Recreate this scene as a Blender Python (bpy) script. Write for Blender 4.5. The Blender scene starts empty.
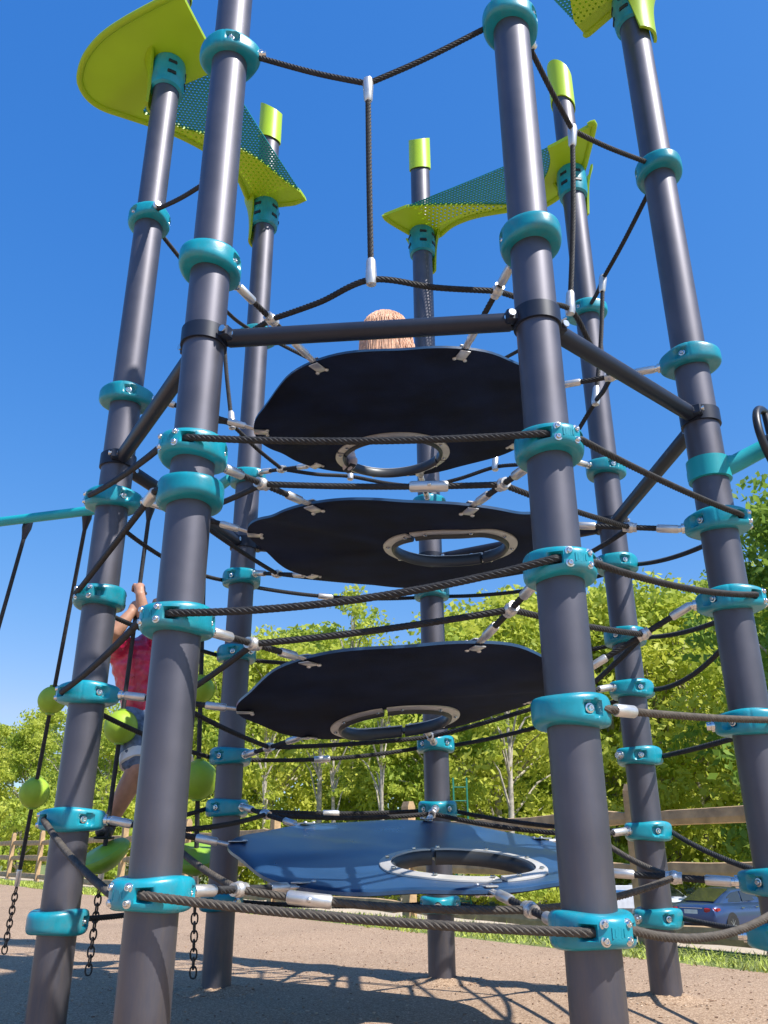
import bpy, math, random
import numpy as np
from mathutils import Vector, Matrix, noise
random.seed(7); rng = np.random.default_rng(7)
S = bpy.context.scene; COL = S.collection
PI = math.pi; R = math.radians
V = Vector

# ------------------------------------------------------------------ camera
CF, CPITCH, CROLL, CH = 826.6, 0.3882, -0.005, 0.6857
CAMLOC = V((0, 0, CH))
_f = V((0, math.cos(CPITCH), math.sin(CPITCH))); _r0 = V((1, 0, 0)); _u0 = _r0.cross(_f)
_r = _r0*math.cos(CROLL)+_u0*math.sin(CROLL); _u = -_r0*math.sin(CROLL)+_u0*math.cos(CROLL)
def ray(px, py): return (_f+_r*((px-384)/CF)+_u*((512-py)/CF)).normalized()
def atz(px, py, z): d = ray(px, py); return CAMLOC+d*((z-CH)/d.z)
def atY(px, py, Y): d = ray(px, py); return CAMLOC+d*(Y/d.y)
def zat(xy, py):                       # height on the vertical line above xy that shows at image row py
    X0 = V((xy[0], xy[1], -CH)); k = (512-py)/CF
    return -(X0.dot(_u)-k*X0.dot(_f))/(_u.z-k*_f.z)
cam = bpy.data.cameras.new('camera'); co = bpy.data.objects.new('camera', cam); COL.objects.link(co)
cam.sensor_fit = 'VERTICAL'; cam.sensor_height = 36; cam.lens = CF/1024*36; cam.clip_start = .05; cam.clip_end = 2000
co.matrix_world = Matrix(((_r.x, _u.x, -_f.x, 0), (_r.y, _u.y, -_f.y, 0), (_r.z, _u.z, -_f.z, CH), (0, 0, 0, 1)))
S.camera = co

# ------------------------------------------------------------------ materials
def new_mat(name):
    m = bpy.data.materials.new(name); m.use_nodes = True
    nt = m.node_tree; return m, nt, nt.nodes['Principled BSDF']
def nd(nt, t, **kw):
    n = nt.nodes.new(t)
    for k, v in kw.items():
        if k in n.inputs.keys() if hasattr(n.inputs, 'keys') else False: n.inputs[k].default_value = v
        else: setattr(n, k, v)
    return n
def c4(c): return (c[0], c[1], c[2], 1)
def mat(name, col, rough=.5, metal=0, var=.12, vscale=8, bump=0, bscale=60, col2=None, spec=.5, coat=0, sub=None, detail=4):
    m, nt, b = new_mat(name)
    tc = nt.nodes.new('ShaderNodeTexCoord')
    nz = nt.nodes.new('ShaderNodeTexNoise'); nz.inputs['Scale'].default_value = vscale; nz.inputs['Detail'].default_value = detail
    nt.links.new(tc.outputs['Object'], nz.inputs['Vector'])
    cr = nt.nodes.new('ShaderNodeValToRGB')
    a = [c*(1-var) for c in col]; d = col2 or [min(1, c*(1+var)) for c in col]
    cr.color_ramp.elements[0].position = .3; cr.color_ramp.elements[1].position = .7
    cr.color_ramp.elements[0].color = c4(a); cr.color_ramp.elements[1].color = c4(d)
    nt.links.new(nz.outputs['Fac'], cr.inputs['Fac']); nt.links.new(cr.outputs['Color'], b.inputs['Base Color'])
    b.inputs['Roughness'].default_value = rough; b.inputs['Metallic'].default_value = metal
    b.inputs['Specular IOR Level'].default_value = spec; b.inputs['Coat Weight'].default_value = coat
    b.inputs['Coat Roughness'].default_value = .15
    # roughness variation
    mr = nt.nodes.new('ShaderNodeMapRange'); mr.inputs['To Min'].default_value = max(.02, rough-.07); mr.inputs['To Max'].default_value = min(1, rough+.07)
    nt.links.new(nz.outputs['Fac'], mr.inputs['Value']); nt.links.new(mr.outputs['Result'], b.inputs['Roughness'])
    if bump:
        n2 = nt.nodes.new('ShaderNodeTexNoise'); n2.inputs['Scale'].default_value = bscale; n2.inputs['Detail'].default_value = 3
        nt.links.new(tc.outputs['Object'], n2.inputs['Vector'])
        bp = nt.nodes.new('ShaderNodeBump'); bp.inputs['Strength'].default_value = bump; bp.inputs['Distance'].default_value = .01
        nt.links.new(n2.outputs['Fac'], bp.inputs['Height']); nt.links.new(bp.outputs['Normal'], b.inputs['Normal'])
    return m
M = {}
def pole_mat():
    m = mat('slate metallic powder coat', (.118, .116, .140), .55, .82, .14, 6, .03, 400, coat=.35); nt = m.node_tree; b = nt.nodes['Principled BSDF']
    b.inputs['Coat Roughness'].default_value = .30
    src = b.inputs['Base Color'].links[0].from_socket; tc = nt.nodes.new('ShaderNodeTexCoord')
    # dust thrown up from the ground and rubbed streaks
    sx = nt.nodes.new('ShaderNodeSeparateXYZ'); nt.links.new(tc.outputs['Object'], sx.inputs[0])
    mr = nt.nodes.new('ShaderNodeMapRange'); mr.inputs['From Min'].default_value = 1.1; mr.inputs['From Max'].default_value = .0; nt.links.new(sx.outputs[2], mr.inputs['Value'])
    mp = nt.nodes.new('ShaderNodeMapping'); mp.inputs['Scale'].default_value = (14, 14, 2.2); nt.links.new(tc.outputs['Object'], mp.inputs['Vector'])
    nz = nt.nodes.new('ShaderNodeTexNoise'); nz.inputs['Scale'].default_value = 2; nz.inputs['Detail'].default_value = 8; nz.inputs['Roughness'].default_value = .7; nt.links.new(mp.outputs[0], nz.inputs['Vector'])
    r1 = nt.nodes.new('ShaderNodeMapRange'); r1.inputs['From Min'].default_value = .42; r1.inputs['From Max'].default_value = .75; nt.links.new(nz.outputs['Fac'], r1.inputs['Value'])
    mu = nt.nodes.new('ShaderNodeMath'); mu.operation = 'MULTIPLY'; nt.links.new(mr.outputs[0], mu.inputs[0]); nt.links.new(r1.outputs[0], mu.inputs[1])
    m3 = nt.nodes.new('ShaderNodeMath'); m3.operation = 'MULTIPLY'; m3.inputs[1].default_value = .55; nt.links.new(mu.outputs[0], m3.inputs[0])
    ad_ = nt.nodes.new('ShaderNodeMath'); ad_.operation = 'MULTIPLY_ADD'; ad_.inputs[1].default_value = .07; nt.links.new(r1.outputs[0], ad_.inputs[0]); nt.links.new(m3.outputs[0], ad_.inputs[2])
    mx = nt.nodes.new('ShaderNodeMix'); mx.data_type = 'RGBA'; mx.inputs['B'].default_value = (.22, .175, .14, 1)
    nt.links.new(ad_.outputs[0], mx.inputs['Factor']); nt.links.new(src, mx.inputs['A']); nt.links.new(mx.outputs['Result'], b.inputs['Base Color'])
    return m
M['pole'] = pole_mat()
def grime(m, col, amount, scale=9):                   # dirt in soft patches
    nt = m.node_tree; b = nt.nodes['Principled BSDF']; src = b.inputs['Base Color'].links[0].from_socket; tc = nt.nodes.new('ShaderNodeTexCoord')
    nz = nt.nodes.new('ShaderNodeTexNoise'); nz.inputs['Scale'].default_value = scale; nz.inputs['Detail'].default_value = 10; nz.inputs['Roughness'].default_value = .72
    oi = nt.nodes.new('ShaderNodeObjectInfo'); va = nt.nodes.new('ShaderNodeVectorMath'); va.operation = 'ADD'; cx = nt.nodes.new('ShaderNodeCombineXYZ'); mm = nt.nodes.new('ShaderNodeMath'); mm.operation = 'MULTIPLY'; mm.inputs[1].default_value = 50
    nt.links.new(oi.outputs['Random'], mm.inputs[0]); nt.links.new(mm.outputs[0], cx.inputs[0]); nt.links.new(tc.outputs['Object'], va.inputs[0]); nt.links.new(cx.outputs[0], va.inputs[1]); nt.links.new(va.outputs[0], nz.inputs['Vector'])
    mr = nt.nodes.new('ShaderNodeMapRange'); mr.inputs['From Min'].default_value = .5; mr.inputs['From Max'].default_value = .78; mr.inputs['To Max'].default_value = amount; nt.links.new(nz.outputs['Fac'], mr.inputs['Value'])
    mx = nt.nodes.new('ShaderNodeMix'); mx.data_type = 'RGBA'; mx.inputs['B'].default_value = c4(col); nt.links.new(mr.outputs[0], mx.inputs['Factor']); nt.links.new(src, mx.inputs['A']); nt.links.new(mx.outputs['Result'], b.inputs['Base Color'])
    return m
def vary(m, amt=.22):                                 # each casting weathers a little differently
    nt = m.node_tree; b = nt.nodes['Principled BSDF']; src = b.inputs['Base Color'].links[0].from_socket
    oi = nt.nodes.new('ShaderNodeObjectInfo'); hv = nt.nodes.new('ShaderNodeHueSaturation'); mr = nt.nodes.new('ShaderNodeMapRange')
    mr.inputs['To Min'].default_value = 1-amt/2; mr.inputs['To Max'].default_value = 1+amt/2; nt.links.new(oi.outputs['Random'], mr.inputs['Value'])
    nt.links.new(mr.outputs[0], hv.inputs['Value']); nt.links.new(src, hv.inputs['Color']); nt.links.new(hv.outputs[0], b.inputs['Base Color']); return m
M['teal'] = mat('teal painted casting', (.007, .275, .36), .34, 0, .16, 14, .04, 120, coat=.2, detail=8); grime(vary(M['teal']), (.16, .20, .19), .5)
M['tealbar'] = mat('teal painted tube', (.012, .35, .40), .4, 0, .08, 6)
M['lime'] = mat('lime plastic', (.42, .62, .015), .42, 0, .06, 3, coat=.1)
M['limeroof'] = mat('lime roof plastic', (.42, .62, .015), .42, 0, .06, 3, coat=.1)
M['limeball'] = mat('lime rubber', (.33, .50, .03), .55, 0, .12, 12, .05, 80)
M['limepod'] = mat('green plastic pod', (.24, .42, .03), .45, 0, .15, 10)
M['brace'] = mat('dark navy steel tube', (.012, .017, .034), .42, .1, .15, 8)
M['rope'] = mat('charcoal braided rope', (.030, .030, .032), .62, 0, .35, 40, .3, 350, spec=.35)
M['dustyrope'] = mat('weathered brown rope', (.085, .072, .058), .75, 0, .35, 40, .3, 350)
M['silver'] = mat('brushed aluminium', (.72, .70, .67), .38, .75, .08, 30)
M['steel'] = mat('stainless bolt', (.75, .75, .74), .25, 1, .05, 30)
M['rubber'] = mat('glossy rubber sheet with sky tint', (.020, .060, .135), .30, 0, .25, 6, .03, 120, spec=1.0)  # dark sheet; some blue of the reflected sky is painted into its base colour
M['rubberback'] = mat('matt rubber backing with flare tint', (.007, .014, .040), .85, 0, .55, 4, .25, 260, spec=.2, detail=9)  # near-black backing; navy lift of camera flare is put into its base colour
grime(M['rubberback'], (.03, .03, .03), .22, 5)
M['lip'] = mat('dark grey rim pipe', (.05, .055, .06), .4, .3, .1, 10)
M['flange'] = mat('pale rim plate', (.66, .63, .58), .42, .35, .08, 14)
M['chain'] = mat('rusty steel chain', (.10, .075, .06), .6, .6, .4, 60)
M['wheelblack'] = mat('black steering plastic', (.015, .016, .02), .4)
M['wood'] = mat('weathered pine', (.47, .31, .16), .75, 0, .3, 9, .35, 40)
M['bark'] = mat('pale grey bark', (.42, .37, .30), .9, 0, .4, 6, .5, 20)
M['skin'] = mat('skin', (.46, .24, .155), .5, 0, .16, 18, .08, 90)
M['shirt'] = mat('shiny crimson jersey', (.58, .015, .085), .30, 0, .25, 22, .6, 30, spec=.8, detail=8)
M['shorts'] = mat('blue grey shorts', (.13, .18, .27), .85, 0, .5, 26, .3, 40)
M['cuff'] = mat('white cloth', (.78, .76, .74), .8, 0, .05, 20)
M['shoe'] = mat('dark shoe', (.02, .022, .03), .6)
M['hair'] = mat('strawberry blonde hair', (.74, .43, .27), .42, 0, .22, 45, spec=.5)
M['brownhair'] = mat('brown hair', (.10, .055, .03), .5, 0, .3, 30)
M['pinkshirt'] = mat('pale pink cotton', (.62, .38, .42), .85)
M['sock'] = mat('pale trainer', (.68, .60, .60), .7)
M['glass'] = mat('dark car glass', (.015, .02, .02), .06, 0, .1, 5, spec=.8)
M['carblue'] = mat('blue car paint', (.030, .065, .17), .3, .4, .06, 3, coat=1)
M['cardark'] = mat('midnight blue car paint', (.015, .03, .09), .28, .35, .06, 3, coat=1)
M['carwhite'] = mat('white car paint', (.62, .64, .66), .3, 0, .03, 3, coat=1)
M['chrome'] = mat('chrome', (.8, .8, .8), .12, 1, .03, 3)
M['tyre'] = mat('tyre rubber', (.02, .02, .02), .8)
M['rim'] = mat('alloy rim', (.55, .55, .56), .3, .9)
M['tail'] = mat('red lamp plastic', (.35, .01, .012), .15, coat=.5)
M['plate'] = mat('pale plate', (.62, .70, .62), .4)
M['signwhite'] = mat('white panel', (.8, .8, .8), .5); M['signblue'] = mat('blue print', (.05, .2, .45), .5)
M['frame_green'] = mat('green painted frame', (.02, .20, .13), .5)

def translucent(m, w):
    nt = m.node_tree; b = nt.nodes['Principled BSDF']; tr = nt.nodes.new('ShaderNodeBsdfTranslucent'); src = b.inputs['Base Color'].links[0].from_socket
    nt.links.new(src, tr.inputs['Color']); ms = nt.nodes.new('ShaderNodeMixShader'); ms.inputs[0].default_value = w
    out = nt.nodes['Material Output']; nt.links.new(b.outputs[0], ms.inputs[1]); nt.links.new(tr.outputs[0], ms.inputs[2]); nt.links.new(ms.outputs[0], out.inputs['Surface'])
    return m
def ground_mats():
    m, nt, b = new_mat('tan shredded wood surface')
    tc = nt.nodes.new('ShaderNodeTexCoord')
    vo = nt.nodes.new('ShaderNodeTexVoronoi'); vo.inputs['Scale'].default_value = 170
    n1 = nt.nodes.new('ShaderNodeTexNoise'); n1.inputs['Scale'].default_value = 45; n1.inputs['Detail'].default_value = 6
    n2 = nt.nodes.new('ShaderNodeTexNoise'); n2.inputs['Scale'].default_value = .9; n2.inputs['Detail'].default_value = 5
    for n in (vo, n1, n2): nt.links.new(tc.outputs['Object'], n.inputs['Vector'])
    cr = nt.nodes.new('ShaderNodeValToRGB'); e = cr.color_ramp.elements
    e[0].position = 0; e[0].color = c4((.215, .135, .083)); e[1].position = 1; e[1].color = c4((.57, .425, .30))
    k = e.new(.35); k.color = c4((.345, .238, .160)); k = e.new(.7); k.color = c4((.44, .315, .215))
    sep = nt.nodes.new('ShaderNodeSeparateColor'); nt.links.new(vo.outputs['Color'], sep.inputs['Color'])
    nt.links.new(sep.outputs['Red'], cr.inputs['Fac'])
    mx = nt.nodes.new('ShaderNodeMix'); mx.data_type = 'RGBA'; mx.blend_type = 'MULTIPLY'; mx.inputs['Factor'].default_value = .55
    r2 = nt.nodes.new('ShaderNodeValToRGB'); r2.color_ramp.elements[0].position = .3; r2.color_ramp.elements[1].position = .68
    r2.color_ramp.elements[0].color = (.55, .55, .57, 1); r2.color_ramp.elements[1].color = (1.15, 1.12, 1.08, 1)
    ma = nt.nodes.new('ShaderNodeMath'); ma.operation = 'MULTIPLY_ADD'; ma.inputs[1].default_value = .68
    mb = nt.nodes.new('ShaderNodeMath'); mb.operation = 'MULTIPLY'; mb.inputs[1].default_value = .5
    nt.links.new(n2.outputs['Fac'], mb.inputs[0]); nt.links.new(n1.outputs['Fac'], ma.inputs[0]); nt.links.new(mb.outputs[0], ma.inputs[2])
    nt.links.new(ma.outputs[0], r2.inputs['Fac'])
    nt.links.new(cr.outputs['Color'], mx.inputs['A']); nt.links.new(r2.outputs['Color'], mx.inputs['B'])
    nt.links.new(mx.outputs['Result'], b.inputs['Base Color']); b.inputs['Roughness'].default_value = .95; b.inputs['Specular IOR Level'].default_value = .2
    bp = nt.nodes.new('ShaderNodeBump'); bp.inputs['Strength'].default_value = .6; bp.inputs['Distance'].default_value = .006
    nt.links.new(sep.outputs['Green'], bp.inputs['Height']); nt.links.new(bp.outputs['Normal'], b.inputs['Normal'])
    M['surface'] = m
    M['concrete'] = mat('pale concrete', (.48, .40, .29), .9, 0, .16, 1.2, .3, 60, detail=8)
    M['asphalt'] = mat('dusty asphalt', (.20, .16, .12), .95, 0, .3, .8, .3, 50, detail=8)
    M['soil'] = mat('grassy soil', (.17, .20, .05), .95, 0, .4, 1.5, .4, 30, detail=8)
    M['grass'] = mat('grass blades', (.38, .44, .07), .6, 0, .45, 3)
ground_mats()
def leaf_mat(name, ca, cb):
    m, nt, b = new_mat(name)
    at = nt.nodes.new('ShaderNodeAttribute'); at.attribute_name = 'tone'
    oi = nt.nodes.new('ShaderNodeObjectInfo')
    cr = nt.nodes.new('ShaderNodeValToRGB'); cr.color_ramp.elements[0].color = c4(ca); cr.color_ramp.elements[1].color = c4(cb)
    mm = nt.nodes.new('ShaderNodeMath'); mm.operation = 'MULTIPLY_ADD'; mm.inputs[1].default_value = .35; mm.use_clamp = True
    nt.links.new(oi.outputs['Random'], mm.inputs[0]); nt.links.new(at.outputs['Fac'], mm.inputs[2]); nt.links.new(mm.outputs[0], cr.inputs['Fac'])
    nt.links.new(cr.outputs['Color'], b.inputs['Base Color']); b.inputs['Roughness'].default_value = .55; b.inputs['Specular IOR Level'].default_value = .3
    tr = nt.nodes.new('ShaderNodeBsdfTranslucent'); nt.links.new(cr.outputs['Color'], tr.inputs['Color'])
    ms = nt.nodes.new('ShaderNodeMixShader'); ms.inputs[0].default_value = .48
    out = nt.nodes['Material Output']
    nt.links.new(b.outputs[0], ms.inputs[1]); nt.links.new(tr.outputs[0], ms.inputs[2]); nt.links.new(ms.outputs[0], out.inputs['Surface'])
    return m
M['leaf'] = leaf_mat('spring leaves', (.28, .40, .05), (.66, .68, .11))
M['leafdark'] = leaf_mat('deep green leaves', (.14, .27, .04), (.38, .50, .08))

def perforated(name, col, scale, thr, rough=.4):
    m = mat(name, col, rough, 0, .06, 4); nt = m.node_tree; b = nt.nodes['Principled BSDF']
    uv = nt.nodes.new('ShaderNodeUVMap'); uv.uv_map = 'UVMap'
    sx = nt.nodes.new('ShaderNodeSeparateXYZ'); nt.links.new(uv.outputs[0], sx.inputs[0])
    def M2(op, a, bb=None):
        n = nt.nodes.new('ShaderNodeMath'); n.operation = op
        for i, x in enumerate((a, bb)):
            if x is None: continue
            if isinstance(x, (int, float)): n.inputs[i].default_value = x
            else: nt.links.new(x, n.inputs[i])
        return n.outputs[0]
    x = M2('MULTIPLY', sx.outputs[0], scale); y = M2('MULTIPLY', sx.outputs[1], scale*1.15)
    row = M2('FLOOR', y); odd = M2('MULTIPLY', M2('MODULO', row, 2), .5)
    fx = M2('SUBTRACT', M2('FRACT', M2('ADD', x, odd)), .5); fy = M2('SUBTRACT', M2('FRACT', y), .5)
    d = M2('ADD', M2('MULTIPLY', fx, fx), M2('MULTIPLY', fy, fy))
    hole = M2('LESS_THAN', d, thr*thr)
    hole = M2('MULTIPLY', hole, M2('GREATER_THAN', sx.outputs[2], .5)) if False else hole
    inv = M2('SUBTRACT', 1.0, hole); nt.links.new(inv, b.inputs['Alpha'])
    return m
M['tealmesh'] = perforated('perforated teal sheet', (.012, .27, .29), 42, .30)
M['limemesh'] = perforated('perforated lime sheet', (.42, .62, .015), 28, .21)

translucent(M['limeroof'], .22)
# ------------------------------------------------------------------ mesh builder
class MB:
    def __init__(s): s.v = []; s.f = []; s.m = []; s.sm = []; s.uv = None
    def add(s, vs, fs, mi=0, smooth=True):
        o = len(s.v); s.v += [tuple(v) for v in vs]
        for f in fs: s.f.append(tuple(i+o for i in f)); s.m.append(mi); s.sm.append(smooth)
    def rings(s, rings, mi=0, cap=True, smooth=True, closed=False):
        n = len(rings[0]); vs = [p for r in rings for p in r]; fs = []
        k = len(rings)
        for i in range(k if closed else k-1):
            j = (i+1) % k
            for a in range(n):
                b = (a+1) % n; fs.append((i*n+a, i*n+b, j*n+b, j*n+a))
        s.add(vs, fs, mi, smooth)
        if cap and not closed:
            o = len(s.v)-len(vs)
            s.f.append(tuple(o+i for i in range(n))[::-1]); s.m.append(mi); s.sm.append(False)
            s.f.append(tuple(o+(k-1)*n+i for i in range(n))); s.m.append(mi); s.sm.append(False)
    def tube(s, pts, rad, n=12, mi=0, cap=True, closed=False, smooth=True, squash=None):
        pts = [V(p) for p in pts]; k = len(pts)
        rads = rad if isinstance(rad, (list, tuple)) else [rad]*k
        T = []
        for i in range(k):
            a = pts[(i-1) % k] if (closed or i > 0) else pts[0]; b = pts[(i+1) % k] if (closed or i < k-1) else pts[-1]
            T.append((b-a).normalized())
        up = V((0, 0, 1)) if abs(T[0].z) < .9 else V((0, 1, 0))
        N = (up-T[0]*up.dot(T[0])).normalized(); rs = []
        for i in range(k):
            N = (N-T[i]*N.dot(T[i])).normalized(); B = T[i].cross(N)
            rs.append([pts[i]+N*(math.cos(2*PI*a/n)*rads[i])+B*(math.sin(2*PI*a/n)*rads[i]) for a in range(n)])
        s.rings(rs, mi, cap, smooth, closed)
    def box(s, c, d, rot=None, mi=0, bev=0.0):
        hx, hy, hz = d[0]/2, d[1]/2, d[2]/2; c = V(c)
        if bev <= 0:
            vs = [V((x*hx, y*hy, z*hz)) for z in (-1, 1) for y in (-1, 1) for x in (-1, 1)]
            fs = [(0, 2, 3, 1), (4, 5, 7, 6), (0, 1, 5, 4), (2, 6, 7, 3), (0, 4, 6, 2), (1, 3, 7, 5)]
            if rot is not None: vs = [rot @ v for v in vs]
            s.add([v+c for v in vs], fs, mi, False)
        else:
            b = bev; rs = []
            for z, q in ((-hz, b), (-hz+b, 0), (hz-b, 0), (hz, b)):
                x, y = hx-q, hy-q
                r = [V((-x+b, -y, z)), V((x-b, -y, z)), V((x, -y+b, z)), V((x, y-b, z)), V((x-b, y, z)), V((-x+b, y, z)), V((-x, y-b, z)), V((-x, -y+b, z))]
                if rot is not None: r = [rot @ v for v in r]
                rs.append([v+c for v in r])
            s.rings(rs, mi, True, False)
    def ball(s, c, r, mi=0, n=20, m=12, rot=None):
        c = V(c); r = V(r) if isinstance(r, (tuple, list, Vector)) else V((r, r, r)); rs = []
        for i in range(m+1):
            a = -PI/2+PI*(.001+.998*i/m); ring = []
            for j in range(n):
                p = V((r.x*math.cos(a)*math.cos(2*PI*j/n), r.y*math.cos(a)*math.sin(2*PI*j/n), r.z*math.sin(a)))
                ring.append((rot @ p if rot is not None else p)+c)
            rs.append(ring)
        s.rings(rs, mi, True, True)
    def lathe(s, prof, origin, axis, n=24, mi=0, cap=True, smooth=True):
        axis = V(axis).normalized(); o = V(origin)
        up = V((0, 0, 1)) if abs(axis.z) < .9 else V((1, 0, 0))
        N = (up-axis*up.dot(axis)).normalized(); B = axis.cross(N)
        s.rings([[o+axis*h+N*(r*math.cos(2*PI*a/n))+B*(r*math.sin(2*PI*a/n)) for a in range(n)] for r, h in prof], mi, cap, smooth)
    def mesh(s, name, mats):
        me = bpy.data.meshes.new(name); me.from_pydata(s.v, [], s.f); 
        for m in (mats if isinstance(mats, (list, tuple)) else [mats]): me.materials.append(m)
        me.polygons.foreach_set('material_index', s.m); me.polygons.foreach_set('use_smooth', s.sm); me.update()
        if len(s.f) < 60000 and any(s.sm): me.set_sharp_from_angle(angle=R(42))
        return me
    def build(s, name, mats, parent=None, loc=None):
        return link(name, s.mesh(name, mats), parent, loc)
def link(name, data, parent=None, loc=None, rz=0):
    o = bpy.data.objects.new(name, data); COL.objects.link(o)
    if loc is not None: o.location = loc
    if rz: o.rotation_euler = (0, 0, rz)
    if parent is not None: o.parent = parent
    return o
def thing(name, label, cat, loc=(0, 0, 0), group=None, data=None):
    o = link(name, data, None, loc); tag(o, label, cat, group); return o
def tag(o, label, cat, group=None):
    o['label'] = label; o['category'] = cat
    if group: o['group'] = group
def structure(name, mb, m):
    o = mb.build(name, m); o['kind'] = 'structure'; return o
def smooth_path(pts, step=.02):
    pts = [V(p) for p in pts]
    if len(pts) == 2:
        n = max(2, int((pts[1]-pts[0]).length/step)); return [pts[0].lerp(pts[1], i/n) for i in range(n+1)]
    out = []; P = [pts[0]*2-pts[1]]+pts+[pts[-1]*2-pts[-2]]
    for i in range(1, len(P)-2):
        p0, p1, p2, p3 = P[i-1:i+3]; n = max(2, int((p2-p1).length/step))
        for j in range(n):
            t = j/n; out.append(.5*((2*p1)+(p2-p0)*t+(2*p0-5*p1+4*p2-p3)*t*t+(3*p1-p0-3*p2+p3)*t**3))
    out.append(pts[-1]); return out
def rope_into(mb, pts, rad=.0125, step=.0075, lobes=6, pitch=.11, closed=False):
    path = smooth_path(pts, step); k = len(path); n = lobes*3
    T = [(path[min(i+1, k-1)]-path[max(i-1, 0)]).normalized() for i in range(k)]
    up = V((0, 0, 1)) if abs(T[0].z) < .9 else V((0, 1, 0)); N = (up-T[0]*up.dot(T[0])).normalized(); rs = []; L = 0
    prof = [(1.04, 1.0, .84)[a % 3] for a in range(n)]
    prof = [rad*p for p in prof]
    for i in range(k):
        if i: L += (path[i]-path[i-1]).length
        N = (N-T[i]*N.dot(T[i])).normalized(); B = T[i].cross(N); ph = 2*PI*L/pitch
        rs.append([path[i]+N*(math.cos(2*PI*a/n+ph)*prof[a])+B*(math.sin(2*PI*a/n+ph)*prof[a]) for a in range(n)])
    mb.rings(rs, 0, True, True)

# ------------------------------------------------------------------ the tower
POST = {1: (-.6863, 2.6848), 3: (-1.3406, 3.7645), 5: (-.8984, 4.98), 7: (.3142, 5.2971), 6: (1.3822, 4.6726), 4: (1.4483, 3.3426), 2: (.5704, 2.57)}
RING = [1, 3, 5, 7, 6, 4, 2]
CEN = V((.1128, 3.9017, 0)); PR = .078; TOPZ = 6.0
def P(k, z=0): return V((POST[k][0], POST[k][1], z))
def inward(k): return (CEN-P(k)).normalized()
def rotz(v, a): return V((v.x*math.cos(a)-v.y*math.sin(a), v.x*math.sin(a)+v.y*math.cos(a), v.z))
tower = thing('climbing_tower', 'tall net climbing tower of dark posts with teal clamps, ropes and four rubber platforms', 'climbing frame', (CEN.x, CEN.y, 0))
TO = V((CEN.x, CEN.y, 0))
def tpart(name, mb, mats): 
    mb.v = [(x-TO.x, y-TO.y, z) for x, y, z in mb.v]; return mb.build(name, mats, tower)
def tsub(name, mb, mats, par):        # sub-part in world coordinates under a tower part that sits at the tower origin
    mb.v = [(x-TO.x, y-TO.y, z) for x, y, z in mb.v]; return mb.build(name, mats, par)

def clamp_mesh(slots, pc=.98):
    n, k = 150, 22; r0 = .0775; H = .050; rings = []
    def wrap(a): return (a+PI) % (2*PI)-PI
    def ss(x): x = max(0, min(1, x)); return x*x*(3-2*x)
    def tear(th, z, c, half, sgn, wide):           # teardrop pocket, blunt end towards sgn
        u = sgn*wrap(th-c)/half
        if abs(u) > 1: return 0
        w = wide*(.55+.45*u)*math.sqrt(max(0, 1-max(0, u)**4))
        return ss((w-abs(z))/.007)*ss((1-abs(u))/.12)
    for i in range(n):
        th = 2*PI*i/n; a = wrap(th)                # 0 = towards the net
        Ro = .117+.023*math.exp(-(a/.5)**2)+.020*math.exp(-((PI-abs(a))/.75)**2)
        ring = []
        for j in range(k):
            ph = -PI/2+PI*j/(k-1); e = .5
            cz = math.copysign(abs(math.sin(ph))**e, math.sin(ph)); cr = abs(math.cos(ph))**e
            zz = H*cz*(1.0-.16*math.cos(a)**2); r = r0+(Ro-r0)*cr
            d = 0
            for sg in (-1, 1):
                d += .022*tear(th, zz, sg*pc, .48, -sg, .034)
                if slots: d += .030*tear(th, zz, sg*2.32, .42, sg, .026)
            for sg in (-1, 1):
                d += .004*math.exp(-((abs(a)-PI/2)/.02)**2)*.5
            r -= d*min(1, cr*1.6)
            ring.append((r*math.cos(th), r*math.sin(th), zz))
        rings.append(ring)
    mb = MB(); vs = [p for r in rings for p in r]; fs = []
    for i in range(n):
        b = (i+1) % n
        for j in range(k-1): fs.append((i*k+j, b*k+j, b*k+j+1, i*k+j+1))
    mb.add(vs, fs, 0, True)
    def bolt(th, r, z, s=.011):
        ax = V((math.cos(th), math.sin(th), 0)); o = ax*r+V((0, 0, z))
        mb.lathe([(s*1.5, -.004), (s*1.5, .002), (s, .003), (s, .008), (s*.75, .011), (s*.45, .011), (s*.35, .007)], o, ax, 12, 1)
    for sg in (-1, 1):
        bolt(sg*(pc-.13), .102, 0, .010)
    if slots:
        for sg in (-1, 1):
            for zz in (-.023, .023): bolt(PI+sg*.27, .131, zz*.86, .0095)
        for q in range(5): mb.box((-.1355, (q-2)*.009, 0), (.003, .004, .02+.006*((q*7) % 3)), None, 0)
    # steel socket on the nose for the link
    mb.lathe([(.023, -.01), (.023, .012), (.016, .014), (.016, .03)], (.137, 0, 0), (1, 0, 0), 16, 1)
    return mb.mesh('clamp', [M['teal'], M['steel']])
CLS, CLP, CLQ = clamp_mesh(True), clamp_mesh(False, 1.40), clamp_mesh(False, 2.1)
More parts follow.
